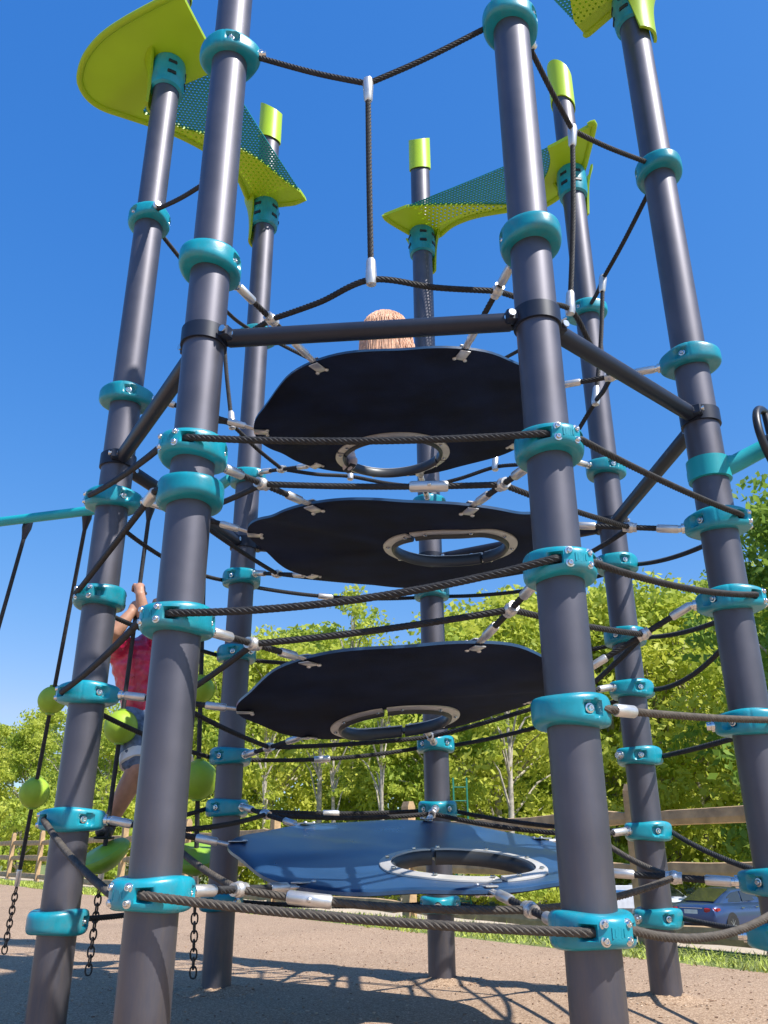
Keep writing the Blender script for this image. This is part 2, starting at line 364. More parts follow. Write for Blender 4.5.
# clamp heights per post: (z, kind, pole the nose points at)
CL = {1: [(4.01, 'p', 2), (2.85, 'p', 0), (2.02, 's', 0), (1.85, 'p', 3), (1.39, 's', 0), (.57, 's', 0)],
      2: [(4.06, 'p', 4), (2.87, 'p', 0), (1.97, 's', 0), (1.53, 's', 0), (1.07, 'p', 4), (.48, 's', 0)],
      3: [(4.04, 'p', 1), (2.87, 'p', 0), (2.29, 's', 0), (1.79, 's', 5), (1.34, 's', 0), (.81, 's', 0), (.42, 'p', 5)],
      4: [(3.97, 'p', 6), (2.81, 'p', 0), (1.99, 's', 0), (1.64, 's', 0), (1.14, 's', 0), (.57, 's', 0), (.39, 'p', 0)],
      5: [(4.07, 'p', 7), (2.96, 'p', 0), (2.27, 'p', 0), (1.79, 's', 0), (1.19, 'p', 0), (.91, 'p', 0), (.43, 'p', 0)],
      6: [(4.05, 'p', 7), (2.87, 'p', 0), (2.25, 'p', 0), (1.81, 's', 4), (1.51, 'p', 0), (1.15, 's', 0), (.77, 'p', 0), (.36, 'p', 0)],
      7: [(4.05, 'p', 6), (2.9, 'p', 0), (2.27, 's', 0), (1.8, 's', 0), (1.29, 's', 0), (.91, 's', 0), (.39, 'p', 0)]}
posts = {}
def collar_mesh(dirs):                              # dark brace collar with ears
    mb = MB(); mb.lathe([(PR+.001, -.035), (PR+.010, -.034), (PR+.010, .034), (PR+.001, .035)], (0, 0, 0), (0, 0, 1), 32)
    for a in dirs:
        d = V((math.cos(a), math.sin(a), 0)); s = V((-d.y, d.x, 0))
        rot = Matrix((d, s, V((0, 0, 1)))).transposed()
        mb.box(d*(PR+.022), (.045, .05, .05), rot, 0, .006)
        mb.lathe([(.014, -.036), (.014, -.030), (.010, -.028), (.010, .028), (.014, .030), (.014, .036)], d*(PR+.03), s, 10, 1)
    return mb
def nb(k):
    i = RING.index(k); return RING[i-1], RING[(i+1) % 7]
for k in RING:
    mb = MB()
    mb.lathe([(PR, -.02), (PR, TOPZ)], (0, 0, 0), (0, 0, 1), 48)
    po = mb.build('post', M['pole'], tower, P(k)-TO); posts[k] = po
    base = math.atan2(inward(k).y, inward(k).x)
    for z, kind, tgt in CL[k]:
        a = base
        if tgt: d = P(tgt)-P(k); a = math.atan2(d.y, d.x)
        link('clamp', CLS if kind == 's' else (CLQ if z == 1.07 else CLP), po, (0, 0, z), a)
    dirs = []
    for q in nb(k):
        if {k, q} in ({5, 7}, {7, 6}): pass
        d = P(q)-P(k); dirs.append(math.atan2(d.y, d.x))
    collar_mesh(dirs+[base+1.45, base-1.45]).build('brace_collar', [M['brace'], M['steel']], po, (0, 0, 2.5))
    # lime cap cut at a slant, open inside
    mb = MB(); n = 36; ri = PR+.004; ro = PR+.012; rr = []
    s = inward(k) if k != 6 else V((.9, .4, 0))
    for r, lo in ((ro, 1), (ro, 0), (ri, 0), (ri, 1)):
        ring = []
        for i in range(n):
            a = 2*PI*i/n; x, y = r*math.cos(a), r*math.sin(a); t = (x*s.x+y*s.y)/ro
            ring.append((x, y, (5.93-.05*t) if lo else (6.27-.09*t)))
        rr.append(ring)
    mb.rings(rr, 0, False, True, True)
    mb.lathe([(PR+.003, 6.1), (.001, 6.1)], (0, 0, 0), (0, 0, 1), n, 0, False)
    mb.build('cap', M['lime'], po)
    mb = MB(); rs = []
    for rr, zz in ((.077, .026), (.10, .020), (.15, .009), (.22, -.004)):
        rs.append([(rr*(1+.18*noise.noise(V((math.cos(a)*2+k, math.sin(a)*2, rr*6))))*math.cos(a), rr*(1+.18*noise.noise(V((math.cos(a)*2+k, math.sin(a)*2, rr*6))))*math.sin(a), zz*(1+.5*noise.noise(V((math.cos(a)*3, math.sin(a)*3, k)))) if zz > 0 else zz) for a in [2*PI*i/40 for i in range(40)]])
    mb.rings(rs, 0, False, True); mb.build('footing', M['surface'], po)
# brace bars at 2.5
for i, k in enumerate(RING):
    q = RING[(i+1) % 7]; d = (P(q)-P(k)).normalized()
    mb = MB(); a, b = P(k, 2.5)+d*(PR+.02), P(q, 2.5)-d*(PR+.02)
    mb.tube([a, b], .035, 20); tpart('brace_bar', mb, M['brace'])

def sagpath(a, b, sag, n=8):
    sag *= .7
    return [a.lerp(b, i/n)-V((0, 0, sag*4*(i/n)*(1-i/n))) for i in range(n+1)]
def slotpt(k, q, z, ang=.60, r=.118):               # where a perimeter rope leaves the outer face of k's clamp towards q
    o = -inward(k); d = P(q)-P(k); sgn = 1 if o.cross(d).z > 0 else -1
    return P(k, z)+rotz(o, sgn*ang)*r
def ferrule_into(mb, a, d, l=.10, r=.0195):
    mb.lathe([(r*.8, 0), (r, .006), (r, l-.006), (r*.8, l)], a, d, 16)
def perim(k, zk, q, zq, sag=.02, fer=None, dusty=False, bend=None):
    a, b = slotpt(k, q, zk), slotpt(q, k, zq)
    # tuck the ends into the slots
    a2 = P(k, zk)+(a-P(k, zk))*.82+rotz(-inward(k), 0)*.01; b2 = P(q, zq)+(b-P(q, zq))*.80
    mb = MB(); path = [a2]+sagpath(a, b, sag)+[b2]
    rope_into(mb, path); o = tpart('rope', mb, M['dustyrope'] if dusty else M['rope'])
    for t in ([fer] if isinstance(fer, (int, float)) else (fer or [])):
        s = sagpath(a, b, sag, 40); i = min(38, max(1, int(t*40))); d = (s[i+1]-s[i-1]).normalized()
        m2 = MB(); ferrule_into(m2, s[i]-d*.05, d); tsub('ferrule', m2, M['silver'], o)
    return o
perim(1, 2.02, 2, 1.97, .03); perim(1, 1.39, 2, 1.53, .06); perim(1, .57, 2, .48, .02, dusty=True)
perim(1, 2.02, 3, 2.29); perim(1, 1.85, 3, 1.79, .0, .05); perim(1, 1.39, 3, 1.34, .02); perim(1, .57, 3, .81, .03, dusty=True)
perim(2, 1.97, 4, 1.99, .02); perim(2, 1.53, 4, 1.64, .04); perim(2, 1.07, 4, 1.14, .01, .08, dusty=True); perim(2, .48, 4, .57, .11, dusty=True)
perim(3, 2.29, 5, 2.27, .10); perim(3, 1.79, 5, 1.79, .03); perim(3, 1.34, 5, 1.19, .04); perim(3, .81, 5, .91, .06); perim(3, .42, 5, .43, .03)
perim(5, 2.27, 7, 2.27, .06, .45); perim(5, 1.79, 7, 1.8, .03); perim(5, 1.19, 7, 1.29, .05, .45); perim(5, .91, 7, .91, .03, .5); perim(5, .43, 7, .39, .03)
perim(7, 2.27, 6, 2.25, .06); perim(7, 1.8, 6, 1.81, .04); perim(7, 1.29, 6, 1.51, .05); perim(7, .91, 6, .77, .04); perim(7, .39, 6, .36, .03)
perim(6, 2.25, 4, 1.99, .05); perim(6, 1.81, 4, 1.64, .05); perim(6, 1.51, 4, 1.64, .12); perim(6, 1.15, 4, 1.14, .01); perim(6, .77, 4, .57, .05); perim(6, .36, 4, .39, .02)

# platforms: corner heights at radius .8 towards each post, hole centre, clamp heights
LEV = [dict(z={1: 2.757, 2: 2.765, 3: 2.716, 4: 2.83, 5: 2.82, 6: 2.86, 7: 2.86}, hole=(388, 467), hr=.29, cl={1: 2.85, 2: 2.87, 3: 2.87, 4: 2.81, 5: 2.96, 6: 2.87, 7: 2.9}),
       dict(z={1: 2.05, 2: 2.0, 3: 2.15, 4: 2.09, 5: 2.13, 6: 2.12, 7: 2.12}, hole=(450, 545), hr=.29, cl={1: 2.02, 2: 1.97, 3: 2.29, 4: 1.99, 5: 2.27, 6: 2.25, 7: 2.27}),
       dict(z={1: 1.39, 2: 1.43, 3: 1.28, 4: 1.38, 5: 1.24, 6: 1.40, 7: 1.30}, hole=(393, 723), hr=.29, cl={1: 1.39, 2: 1.53, 3: 1.34, 4: 1.64, 5: 1.19, 6: 1.51, 7: 1.29}),
       dict(z={1: .56, 2: .55, 3: .71, 4: .60, 5: .80, 6: .72, 7: .825}, hole=(463, 869), hr=.29, cl={1: .57, 2: .48, 3: .81, 4: .57, 5: .91, 6: .77, 7: .91})]
RC = .80
def plane_fit(L):
    A = []; bz = []
    for k in RING: v = -inward(k)*RC; A.append((v.x, v.y, 1)); bz.append(L['z'][k])
    return np.linalg.lstsq(np.array(A), np.array(bz), rcond=None)[0]
MIDLOW = {(1, 2): (1.2, 2.80, 1.30, 3.76), (2, 4): (1.07, 2.95, 1.19, 3.94), (4, 6): (1.06, 2.97, 1.19, 3.80), (6, 7): (1.07, 2.95, 1.2, 3.8), (5, 7): (1.07, 2.95, 1.2, 3.8), (3, 5): (1.07, 2.99, 1.2, 3.85), (1, 3): (1.07, 2.9, 1.2, 3.85)}
hole_world = []
for li, L in enumerate(LEV):
    ca, cb, cc = plane_fit(L)
    angs = [math.atan2(-inward(k).y, -inward(k).x) for k in RING]
    def hgt(x, y):                                   # plane plus the corner offsets, blended by angle
        rx, ry = x-CEN.x, y-CEN.y; rr = math.hypot(rx, ry); a = math.atan2(ry, rx); h = ca*rx+cb*ry+cc; s = 0; w = 0
        for k, ak in zip(RING, angs):
            dd = (a-ak+PI) % (2*PI)-PI; g = math.exp(-(dd/.35)**2); v = -inward(k)*RC
            s += g*(L['z'][k]-(ca*v.x+cb*v.y+cc)); w += g
        return h+s/(w+.05)*min(1, rr/RC)**1.5
    def outer(a):                                    # rounded heptagon with the corners towards the posts
        best = 9
        srt = sorted(((x-a) % (2*PI), x) for x in angs); a1 = srt[0][1]; a0 = srt[-1][1]
        h = ((a1-a0) % (2*PI))/2; m = a0+h; d = (a-m+PI) % (2*PI)-PI
        r = RC*1.06*math.cos(h)/math.cos(d); edge = abs(d)/h
        r2 = r-.055*max(0, (edge-.40)/.60)**2
        return r2
    # hole centre on the plane
    d = ray(*L['hole']); x0 = CAMLOC-V((CEN.x, CEN.y, 0))
    t = (ca*x0.x+cb*x0.y+cc-x0.z)/(d.z-ca*d.x-cb*d.y); hc = CAMLOC+d*t
    off = V((hc.x-CEN.x, hc.y-CEN.y, 0))
    if off.length > .44: off *= .44/off.length
    hx, hy = CEN.x+off.x, CEN.y+off.y; hr = L['hr']; hole_world.append((hx, hy, hgt(hx, hy)))
    n, k = 168, 16; th = .011; mb = MB(); vs = []; fs = []
    for sd in (-1, 1):
        for i in range(n):
            a = 2*PI*i/n; px, py = hx+hr*math.cos(a), hy+hr*math.sin(a)
            aa = a
            # outer point along the same direction from the hole centre
            lo, hi = 0, 2.2
            for _ in range(26):
                mid = (lo+hi)/2; qx, qy = px+math.cos(a)*mid-CEN.x, py+math.sin(a)*mid-CEN.y
                if math.hypot(qx, qy) < outer(math.atan2(qy, qx)): lo = mid
                else: hi = mid
            for j in range(k):
                f = j/(k-1); e = -.004 if (j == k-1) else 0
                x, y = px+math.cos(a)*(lo*f+e*0), py+math.sin(a)*lo*f
                tt = th*(.55 if j == k-1 else 1)
                vs.append((x, y, hgt(x, y)+sd*tt))
    for sd in (0, 1):
        o = sd*n*k
        for i in range(n):
            b = (i+1) % n
            for j in range(k-1):
                q = (o+i*k+j, o+i*k+j+1, o+b*k+j+1, o+b*k+j); fs.append(q if sd else q[::-1])
    for i in range(n):
        b = (i+1) % n
        fs.append((i*k+k-1, b*k+k-1, n*k+b*k+k-1, n*k+i*k+k-1)); fs.append((b*k, i*k, n*k+i*k, n*k+b*k))
    mb.add(vs, fs, 0, True)
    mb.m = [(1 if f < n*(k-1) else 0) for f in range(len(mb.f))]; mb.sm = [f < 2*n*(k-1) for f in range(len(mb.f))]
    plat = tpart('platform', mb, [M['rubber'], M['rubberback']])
    if li == 3: plat['label'] = 'lowest platform seen from above, its glossy top reflecting blue sky'
    # rim: pipe lip inside, pale plates above and below in two halves with small bolts
    mb = MB(); gap = .035
    for hf in (0, 1):
        a0 = hf*PI+gap+.55*li+.3; N = 40
        aa = [a0+(PI-2*gap)*i/N for i in range(N+1)]
        for sd in (-1, 1):
            rs = []
            for a in aa:
                pr = []
                for rr, dz in ((hr-.004, .012), (hr-.004, .024), (hr+.036, .021), (hr+.042, .018), (hr+.042, .012)):
                    x, y = hx+rr*math.cos(a), hy+rr*math.sin(a); pr.append(V((x, y, hgt(x, y)+sd*dz)))
                rs.append(pr if sd > 0 else pr[::-1])
            mb.rings(rs, 0, True, False)
        pts = [V((hx+(hr-.010)*math.cos(a), hy+(hr-.010)*math.sin(a), hgt(hx+hr*math.cos(a), hy+hr*math.sin(a))-.012)) for a in aa]
        rs = []
        for a, p in zip(aa, pts):
            c = V((math.cos(a), math.sin(a), 0)); rs.append([p+c*(.013*math.cos(b))+V((0, 0, .030*math.sin(b))) for b in [2*PI*i/14 for i in range(14)]])
        mb.rings(rs, 1, True, True)
        for a in aa[3::9]:
            for sd in (-1, 1):
                x, y = hx+(hr+.019)*math.cos(a), hy+(hr+.019)*math.sin(a); z = hgt(x, y)
                mb.lathe([(.010, .024), (.010, .029), (.006, .032)], (x, y, z) if sd > 0 else (x, y, z), (0, 0, sd), 10, 2)
    tsub('hole_rim', mb, [M['flange'], M['lip'], M['steel']], plat)
    # links from clamp to joint to platform corner, and the ring rope through the joints
    joints = {}; fit = MB()
    for k in RING:
        ii = inward(k); nz = P(k, L['cl'][k])+ii*.165
        v = -ii*(RC-.02); cz = L['z'][k]; corner = V((CEN.x+v.x, CEN.y+v.y, hgt(CEN.x+v.x, CEN.y+v.y)))
        j = nz.lerp(corner, .27 if (li == 0 and k == 2) else .40); 
        if li: j.z -= .0
        joints[k] = j; d = (j-nz).normalized(); d2 = (corner-j).normalized(); ln = (corner-j).length
        mb = MB(); rope_into(mb, [nz, j]); rope_into(mb, [j, corner-d2*.10])
        lk = tpart('link_rope', mb, M['rope'])
        m2 = MB(); ferrule_into(m2, nz-d*.005, d, .095, .0185); tsub('ferrule', m2, M['silver'], lk)
        m2 = MB(); ferrule_into(m2, corner-d2*.155, d2, .095, .0175)
        # fork and the two-bolt plate on the corner
        m2.tube([corner-d2*.065, corner-d2*.012], .009, 10); s = V((-d2.y, d2.x, 0)).normalized()
        for sg in (-1, 1):
            m2.tube([corner-d2*.06+s*.012*sg, corner+d2*.005+s*.012*sg], .005, 8)
        for up in (-1, 1):
            zz = V((0, 0, .0145*up)); e = V((-v.x, -v.y, 0)).normalized(); s2 = V((-e.y, e.x, 0)); rot = Matrix((e, s2, V((0, 0, 1)))).transposed()
            m2.box(corner+e*.025+zz, (.075, .05, .006), rot, 0, .002)
            for sg in (-1, 1):
                m2.ball(corner+e*.058+s2*.026*sg+zz*1.2, (.010, .010, .007), 0, 10, 6)
        tsub('corner_bracket', m2, M['silver'], lk); m2 = MB()
        m2.ball(j, .026, 0, 16, 10); m2.tube([j-d*.03, j+d2*.03], .021, 14)
        tsub('joint', m2, M['silver'], lk)
    for i, k in enumerate(RING):
        q = RING[(i+1) % 7]; a, b = joints[k], joints[q]
        dusty = li == 3
        mb = MB()
        if li == 0:
            key = tuple(sorted((k, q))); key = key if key in MIDLOW else key[::-1]
            r1, zl, r2_, zh = MIDLOW[key]; oo = ((P(k)+P(q))/2-CEN).normalized(); m = CEN+oo*r1; m.z = zl
            rope_into(mb, [a, a.lerp(m, .5)-V((0, 0, .01)), m, m.lerp(b, .5)-V((0, 0, .01)), b])
            ro = tpart('rope', mb, M['rope'])
            # sagging top rope and the hanging rope that ties the two
            z1 = [c for c in CL[k]][0][0]; z2 = CL[q][0][0]; d = (P(q)-P(k)).normalized(); oo = ((P(k)+P(q))/2-CEN).normalized()
            A, B = P(k, z1)+d*.10, P(q, z2)-d*.10; mm = CEN+oo*r2_; mm.z = zh
            mb = MB(); rope_into(mb, [A, A.lerp(mm, .55)-V((0, 0, .012)), mm]); rope_into(mb, [mm, mm.lerp(B, .45)-V((0, 0, .012)), B])
            tpart('rope', mb, M['rope'])
            mb = MB(); rope_into(mb, [mm, (mm+m)/2+oo*.01, m]); vr = tpart('hanging_rope', mb, M['rope'])
            for s0, s1 in ((mm, m), (m, mm)):
                m2 = MB(); dd = (s1-s0).normalized()
                m2.lathe([(.010, -.028), (.020, -.022), (.024, 0), (.022, .03), (.019, .085), (.014, .095)], s0, dd, 16); tsub('ferrule', m2, M['silver'], vr)
        else:
            out = ((a+b)/2-V((CEN.x, CEN.y, 0))); out.z = 0
            rope_into(mb, sagpath(a, b, .015 if li < 3 else .03))
            ro = tpart('rope', mb, M['dustyrope'] if (dusty and {k, q} & {1, 2, 4}) else M['rope'])
            if {k, q} == {1, 2} and li in (1, 3):
                t = .30 if li == 1 else .76
                m2 = MB(); s = sagpath(a, b, .015 if li < 3 else .03, 40); i2 = int(t*40); dd = (s[i2+1]-s[i2-1]).normalized()
                ferrule_into(m2, s[i2]-dd*.075, dd, .15, .022); m2.ball(s[i2]+V((0, -.02, 0)), .009, 0, 10, 6); tsub('ferrule', m2, M['silver'], ro)

# roof wings: local s along from the narrow pole to the wide pole, t outward
def roof_wing(N, W, wide, tip=None):
    ax = (P(W)-P(N)).normalized(); o = -(inward(N)+inward(W)).normalized(); o = (o-ax*o.dot(ax)).normalized(); Lw = (P(W)-P(N)).length; k = Lw/1.25
    zb = 5.30
    def pt(s, t, dz=0):
        z = zb-.02+.05*max(0, -t)-.10*max(0, t)**2+.16*max(0, (s-1.15*k))**1.5
        return P(N)+ax*s+o*t+V((0, 0, z+dz))
    if wide: ks = [(-.06, -.22), (0, .0), (.1, .085), (.25, .06), (.4, .06), (.62, .14), (.85, .29), (1.05, .47), (1.17, .575), (1.27, .61), (1.37, .585), (1.47, .47), (1.54, .29), (1.575, .08), (1.592, -.12), (1.60, -.30)]
    else: ks = [(-.17, -.28), (-.13, -.16), (-.02, .06), (.1, .095), (.25, .04), (.45, .04), (.7, .11), (.95, .20), (1.1, .17), (1.24, .115), (1.33, .03), (1.43, -.13), (1.50, -.25), (1.525, -.295)]
    if tip: ks = tip+[q for q in ks if q[0] > tip[-1][0]]
    kp = smooth_path([V((a, b, 0)) for a, b in ks], .012)
    def outer(s):
        for p, q in zip(kp, kp[1:]):
            if p.x <= s <= q.x and q.x > p.x: return p.y+(q.y-p.y)*(s-p.x)/(q.x-p.x)
        return kp[0].y if s < kp[0].x else kp[-1].y
    s0, s1 = ks[0][0], ks[-1][0]
    inner = lambda s: -.305+.015*math.sin(PI*s/1.5)
    T0, T1 = (.02 if not tip else .12), (1.12 if wide else 1.18)
    def teal(s):                                      # outer edge of the mesh panel
        if s <= T0 or s >= T1: return inner(s)
        f = (s-T0)/(T1-T0); pk = .82 if wide else .62
        if wide:
            g = min(1, f/.72)**.95; cl = 1 if f < .90 else math.sqrt(max(0, 1-((f-.90)/.10)**2)); return inner(s)+max(0, outer(s)-.085-inner(s))*g*cl
        h = (f/pk)**1.15 if f < pk else math.sqrt(max(0, 1-((f-pk)/(1-pk))**2))
        return inner(s)+h*(.56 if wide else .36)
    ns, nv = 150, 14
    lime, te = MB(), MB(); luv, tuv = [], []
    sv = [s0+(s1-s0)*(.5-.5*math.cos(PI*i/ns)) for i in range(ns+1)]
    sv = sorted(set([round(x, 5) for x in sv]+[T0, T1])); ns = len(sv)-1
    def sheet(mbx, uvs, ia, ib, lo, hi, h, per):
        base = len(mbx.v); m = nv+1
        for sd in (-1, 1):
            for i in range(ia, ib+1):
                a, b = lo(sv[i]), max(lo(sv[i])+.0005, hi(sv[i]))
                for j in range(m):
                    t = a+(b-a)*j/nv; mbx.v.append(tuple(pt(sv[i]*k, t, sd*h))); uvs.append((sv[i], t))
        n = ib-ia+1; vid = lambda i, j, sd: base+(n*m if sd > 0 else 0)+i*m+j
        for i in range(n-1):
            for j in range(nv):
                f = (vid(i, j, 1), vid(i+1, j, 1), vid(i+1, j+1, 1), vid(i, j+1, 1)); g = (vid(i, j, -1), vid(i, j+1, -1), vid(i+1, j+1, -1), vid(i+1, j, -1))
                sm = (sv[ia+i]+sv[ia+i+1])/2; pm = 1 if per and .1 < sm < (.95 if not wide else .85) and j < nv-3 else 0
                mbx.f += [f, g]; mbx.m += [pm, pm]; mbx.sm += [True, True]
            for j in (0, nv):
                mbx.f.append((vid(i, j, 1), vid(i, j, -1), vid(i+1, j, -1), vid(i+1, j, 1))); mbx.m.append(0); mbx.sm.append(False)
        for i in (0, n-1):
            for j in range(nv): mbx.f.append((vid(i, j, 1), vid(i, j+1, 1), vid(i, j+1, -1), vid(i, j, -1))); mbx.m.append(0); mbx.sm.append(False)
    sheet(lime, luv, 0, ns, teal, outer, .014, True)
    i0, i1 = sv.index(T0), sv.index(T1)
    sheet(te, tuv, i0, i1, inner, teal, .003, False)
    # moulded rolled edge round the outer side and both tips
    rim = [pt(s0*k, inner(s0))]+[pt(q.x*k, q.y, -.012) for q in kp[::6]]+[pt(s1*k, inner(s1)), pt(s1*k-.04, inner(s1))]
    o0 = len(lime.v); lime.tube(smooth_path(rim, .03), .021, 10); luv += [(9, 9)]*(len(lime.v)-o0)
    # lime sheath down the outer side of each pole
    for pk, s0 in ((N, 0), (W, Lw)):
        rs = []; nsec = 9; span = 1.9
        for zi in range(nsec):
            f = zi/(nsec-1); z = 4.92+(zb+.0-4.92)*f; r = PR+.034+.05*f**3; half = .65+.5*f; pr = []; pi = []
            m0 = math.atan2(o.y, o.x)
            for a in range(15):
                an = m0-half*1.25+2*half*1.25*a/14; d = V((math.cos(an), math.sin(an), 0)); pr.append(P(pk, z)+d*r); pi.append(P(pk, z)+d*(r-.016))
            rs.append(pr+pi[::-1])
        k0 = len(lime.v); lime.rings(rs, 0, True, True); luv += [(0, 0)]*(len(lime.v)-k0)
    def fin(name, mbx, uvs, mats, par):
        o_ = tpart(name, mbx, mats) if par is None else tsub(name, mbx, mats, par)
        ul = o_.data.uv_layers.new(name='UVMap')
        li_ = np.zeros(len(o_.data.loops), dtype=np.int32); o_.data.loops.foreach_get('vertex_index', li_)
        ul.data.foreach_set('uv', np.array(uvs, dtype=np.float32)[li_].ravel())
        return o_
    ow = fin('roof_wing', lime, luv, [M['limeroof'], M['limemesh']], None)
    fin('mesh_panel', te, tuv, [M['tealmesh']], ow)
    for pk in (N, W):
        mb = MB(); c = P(pk)
        mb.lathe([(PR+.002, 5.04), (PR+.020, 5.05), (PR+.026, 5.09), (PR+.028, 5.22), (PR+.022, 5.275), (PR+.002, 5.285)], c, (0, 0, 1), 36, 0, False)
        for zz in (5.12, 5.205):
            for aa in (-1.15, .2, 1.2):
                d = rotz(inward(pk), aa); s = V((-d.y, d.x, 0)); rot = Matrix((d, s, V((0, 0, 1)))).transposed()
                mb.box(c+d*(PR+.0245)+V((0, 0, zz)), (.012, .055, .026), rot, 1, .005)
        tsub('collar', mb, [M['teal'], M['brace']], ow)
    return ow
roof_wing(5, 3, True); roof_wing(7, 6, False); roof_wing(4, 2, False, [(.0, -.29), (.012, -.1), (.03, .07)])

# teal overhead bar that carries the ball ropes
barA, barB = P(5, 2.96)+V((-.11, -.02, 0)), V((-3.35, 5.86, 2.96))
barpts = [barA, V((-1.2, 5.16, 2.96)), V((-1.68, 5.37, 2.96)), V((-2.143, 5.514, 2.96)), V((-2.62, 5.65, 2.96)), barB]
mb = MB(); mb.tube(smooth_path(barpts, .05), .035, 18); tpart('support_bar', mb, M['tealbar'])
# steering wheel arm
ad = V((.93, -.30, .20)).normalized(); hub = P(4, 2.24)+V((.262, -.10, .085)); wn = V((.72, -.69, .08)).normalized()
mb = MB(); mb.lathe([(PR+.002, -.05), (PR+.014, -.048), (PR+.014, .048), (PR+.002, .05)], P(4, 2.24), (0, 0, 1), 32)
mb.tube([P(4, 2.24)+ad*.075, P(4, 2.24)+ad*.12, hub-ad*.02], [.048, .040, .038], 20)
mb.box(P(4, 2.24)+rotz(ad, 2.2)*.1, (.05, .06, .06), None, 0, .01)
arm = tpart('steering_arm', mb, M['tealbar'])
mb = MB(); s1 = wn.cross(V((0, 0, 1))).normalized(); s2 = s1.cross(wn); RW = .165
mb.tube([hub+s1*(RW*math.cos(2*PI*i/48))+s2*(RW*math.sin(2*PI*i/48)) for i in range(48)], .017, 12, 0, False, True)
for i in range(3):
    a = 2*PI*i/3+PI/2; mb.tube([hub, hub+s1*(RW*math.cos(a))+s2*(RW*math.sin(a))], [.022, .014], 10)
mb.lathe([(.05, -.02), (.052, .01), (.035, .03), (.001, .032)], hub, wn, 20)
tsub('steering_wheel', mb, M['wheelblack'], arm)

# ------------------------------------------------------------------ ball ropes
def chain_into(mb, a, b, link_l=.062, w=.019, r=.0052):
    n = max(1, int((b-a).length/(link_l*.74))); d = (b-a).normalized()
    x = V((1, 0, 0)); x = (x-d*x.dot(d)).normalized(); y = d.cross(x)
    for i in range(n):
        c = a.lerp(b, (i+.5)/n); s = x if i % 2 else y; pts = []
        for q in range(14):
            t = 2*PI*q/14; ca_, sa_ = math.cos(t), math.sin(t)
            pts.append(c+s*(w*ca_)+d*((link_l/2-w)*(1 if sa_ > 0 else -1)*min(1, abs(sa_)*1.5)+w*sa_))
        mb.tube(pts, r, 6, 0, False, True)
def ball_rope(top, bottom, balls, pod, label, rope_end, podtilt=(0, 0), pd=.17):
    t = thing('ball_rope', label, 'climbing rope', (bottom.x, bottom.y, 0), 'ball ropes hanging from the teal bar')
    O = V((bottom.x, bottom.y, 0)); loc = lambda p: V(p)-O
    path = [top]+[rope_end] 
    mb = MB(); mb.tube([loc(top), loc(top.lerp(rope_end, .5)), loc(rope_end)], .0145, 12); mb.build('rope', M['rope'], t)
    mb = MB(); dd = (rope_end-top).normalized(); mb.lathe([(.030, -.06), (.034, -.04), (.034, .01), (.024, .05), (.016, .09)], loc(top), dd, 16); mb.build('hanger', M['brace'], t)
    for (p, r) in balls:
        b = MB(); b.ball((0, 0, 0), r, 0, 32, 20); 
        b.tube([V((r*1.004*math.cos(2*PI*i/48), 0, r*1.004*math.sin(2*PI*i/48))) for i in range(48)], .0035, 6, 1, False, True)
        b.lathe([(.03, -r-.006), (.03, -r+.012)], (0, 0, 0), (0, 0, 1), 14, 1); b.lathe([(.03, r-.012), (.03, r+.006)], (0, 0, 0), (0, 0, 1), 14, 1)
        b.build('ball', [M['limeball'], M['limepod']], t, loc(p))
    if pod is not None:
        b = MB(); b.lathe([(.02, -.085), (.06, -.08), (pd*.55, -.066), (pd*.85, -.035), (pd, -.002), (pd*1.0, .012), (pd*.93, .030), (.05, .042), (.02, .055)], (0, 0, 0), (podtilt[0], podtilt[1], 1), 36); b.build('foot_pod', M['limepod'], t, loc(pod))
    b = MB(); cd = (bottom-rope_end).normalized(); ferrule_into(b, loc(rope_end)-cd*.02, cd, .12, .018); b.build('ferrule', M['silver'], t)
    b = MB(); chain_into(b, loc(rope_end)+cd*.11, loc(bottom)); b.build('chain', M['chain'], t)
    return t
def along(a, b, t): return a.lerp(b, t)
T1 = atz(87, 517, 2.93); B1 = atz(4, 953, .02)
T2 = atz(150, 508, 2.93); B2 = atz(88, 974, .02)
T3 = atz(206, 492, 2.93); B3 = atz(193, 977, .02)
T0 = atz(27, 527, 2.93); B0 = V((-3.15, 6.1, .02))
def onrope(T, B, py):
    lo, hi = 0, 1
    for _ in range(40):
        m = (lo+hi)/2; p = T.lerp(B, m)-CAMLOC; y = 512-CF*p.dot(_u)/p.dot(_f)
        if y < py: lo = m
        else: hi = m
    return T.lerp(B, lo)
ball_rope(T0, B0, [(onrope(T0, B0, 735), .10)], None, 'outermost ball rope, hanging furthest from the tower at the end of the teal bar', onrope(T0, B0, 850))
ball_rope(T1, B1, [(onrope(T1, B1, 700), .098), (onrope(T1, B1, 793), .104)], None, 'rope with two lime balls and a long chain, just left of the left dark post', onrope(T1, B1, 872))
ball_rope(T2, B2, [(onrope(T2, B2, 727), .105)], onrope(T2, B2, 856), 'ball rope gripped by the child in red, its green foot pod under the shoe', onrope(T2, B2, 868), (-.42, -.45), .165)
ball_rope(T3, B3, [(onrope(T3, B3, 690), .085), (onrope(T3, B3, 780), .115)], onrope(T3, B3, 858), 'ball rope nearest the tower, its lime balls half hidden behind the front left post', onrope(T3, B3, 868), (.1, -.5), .15)

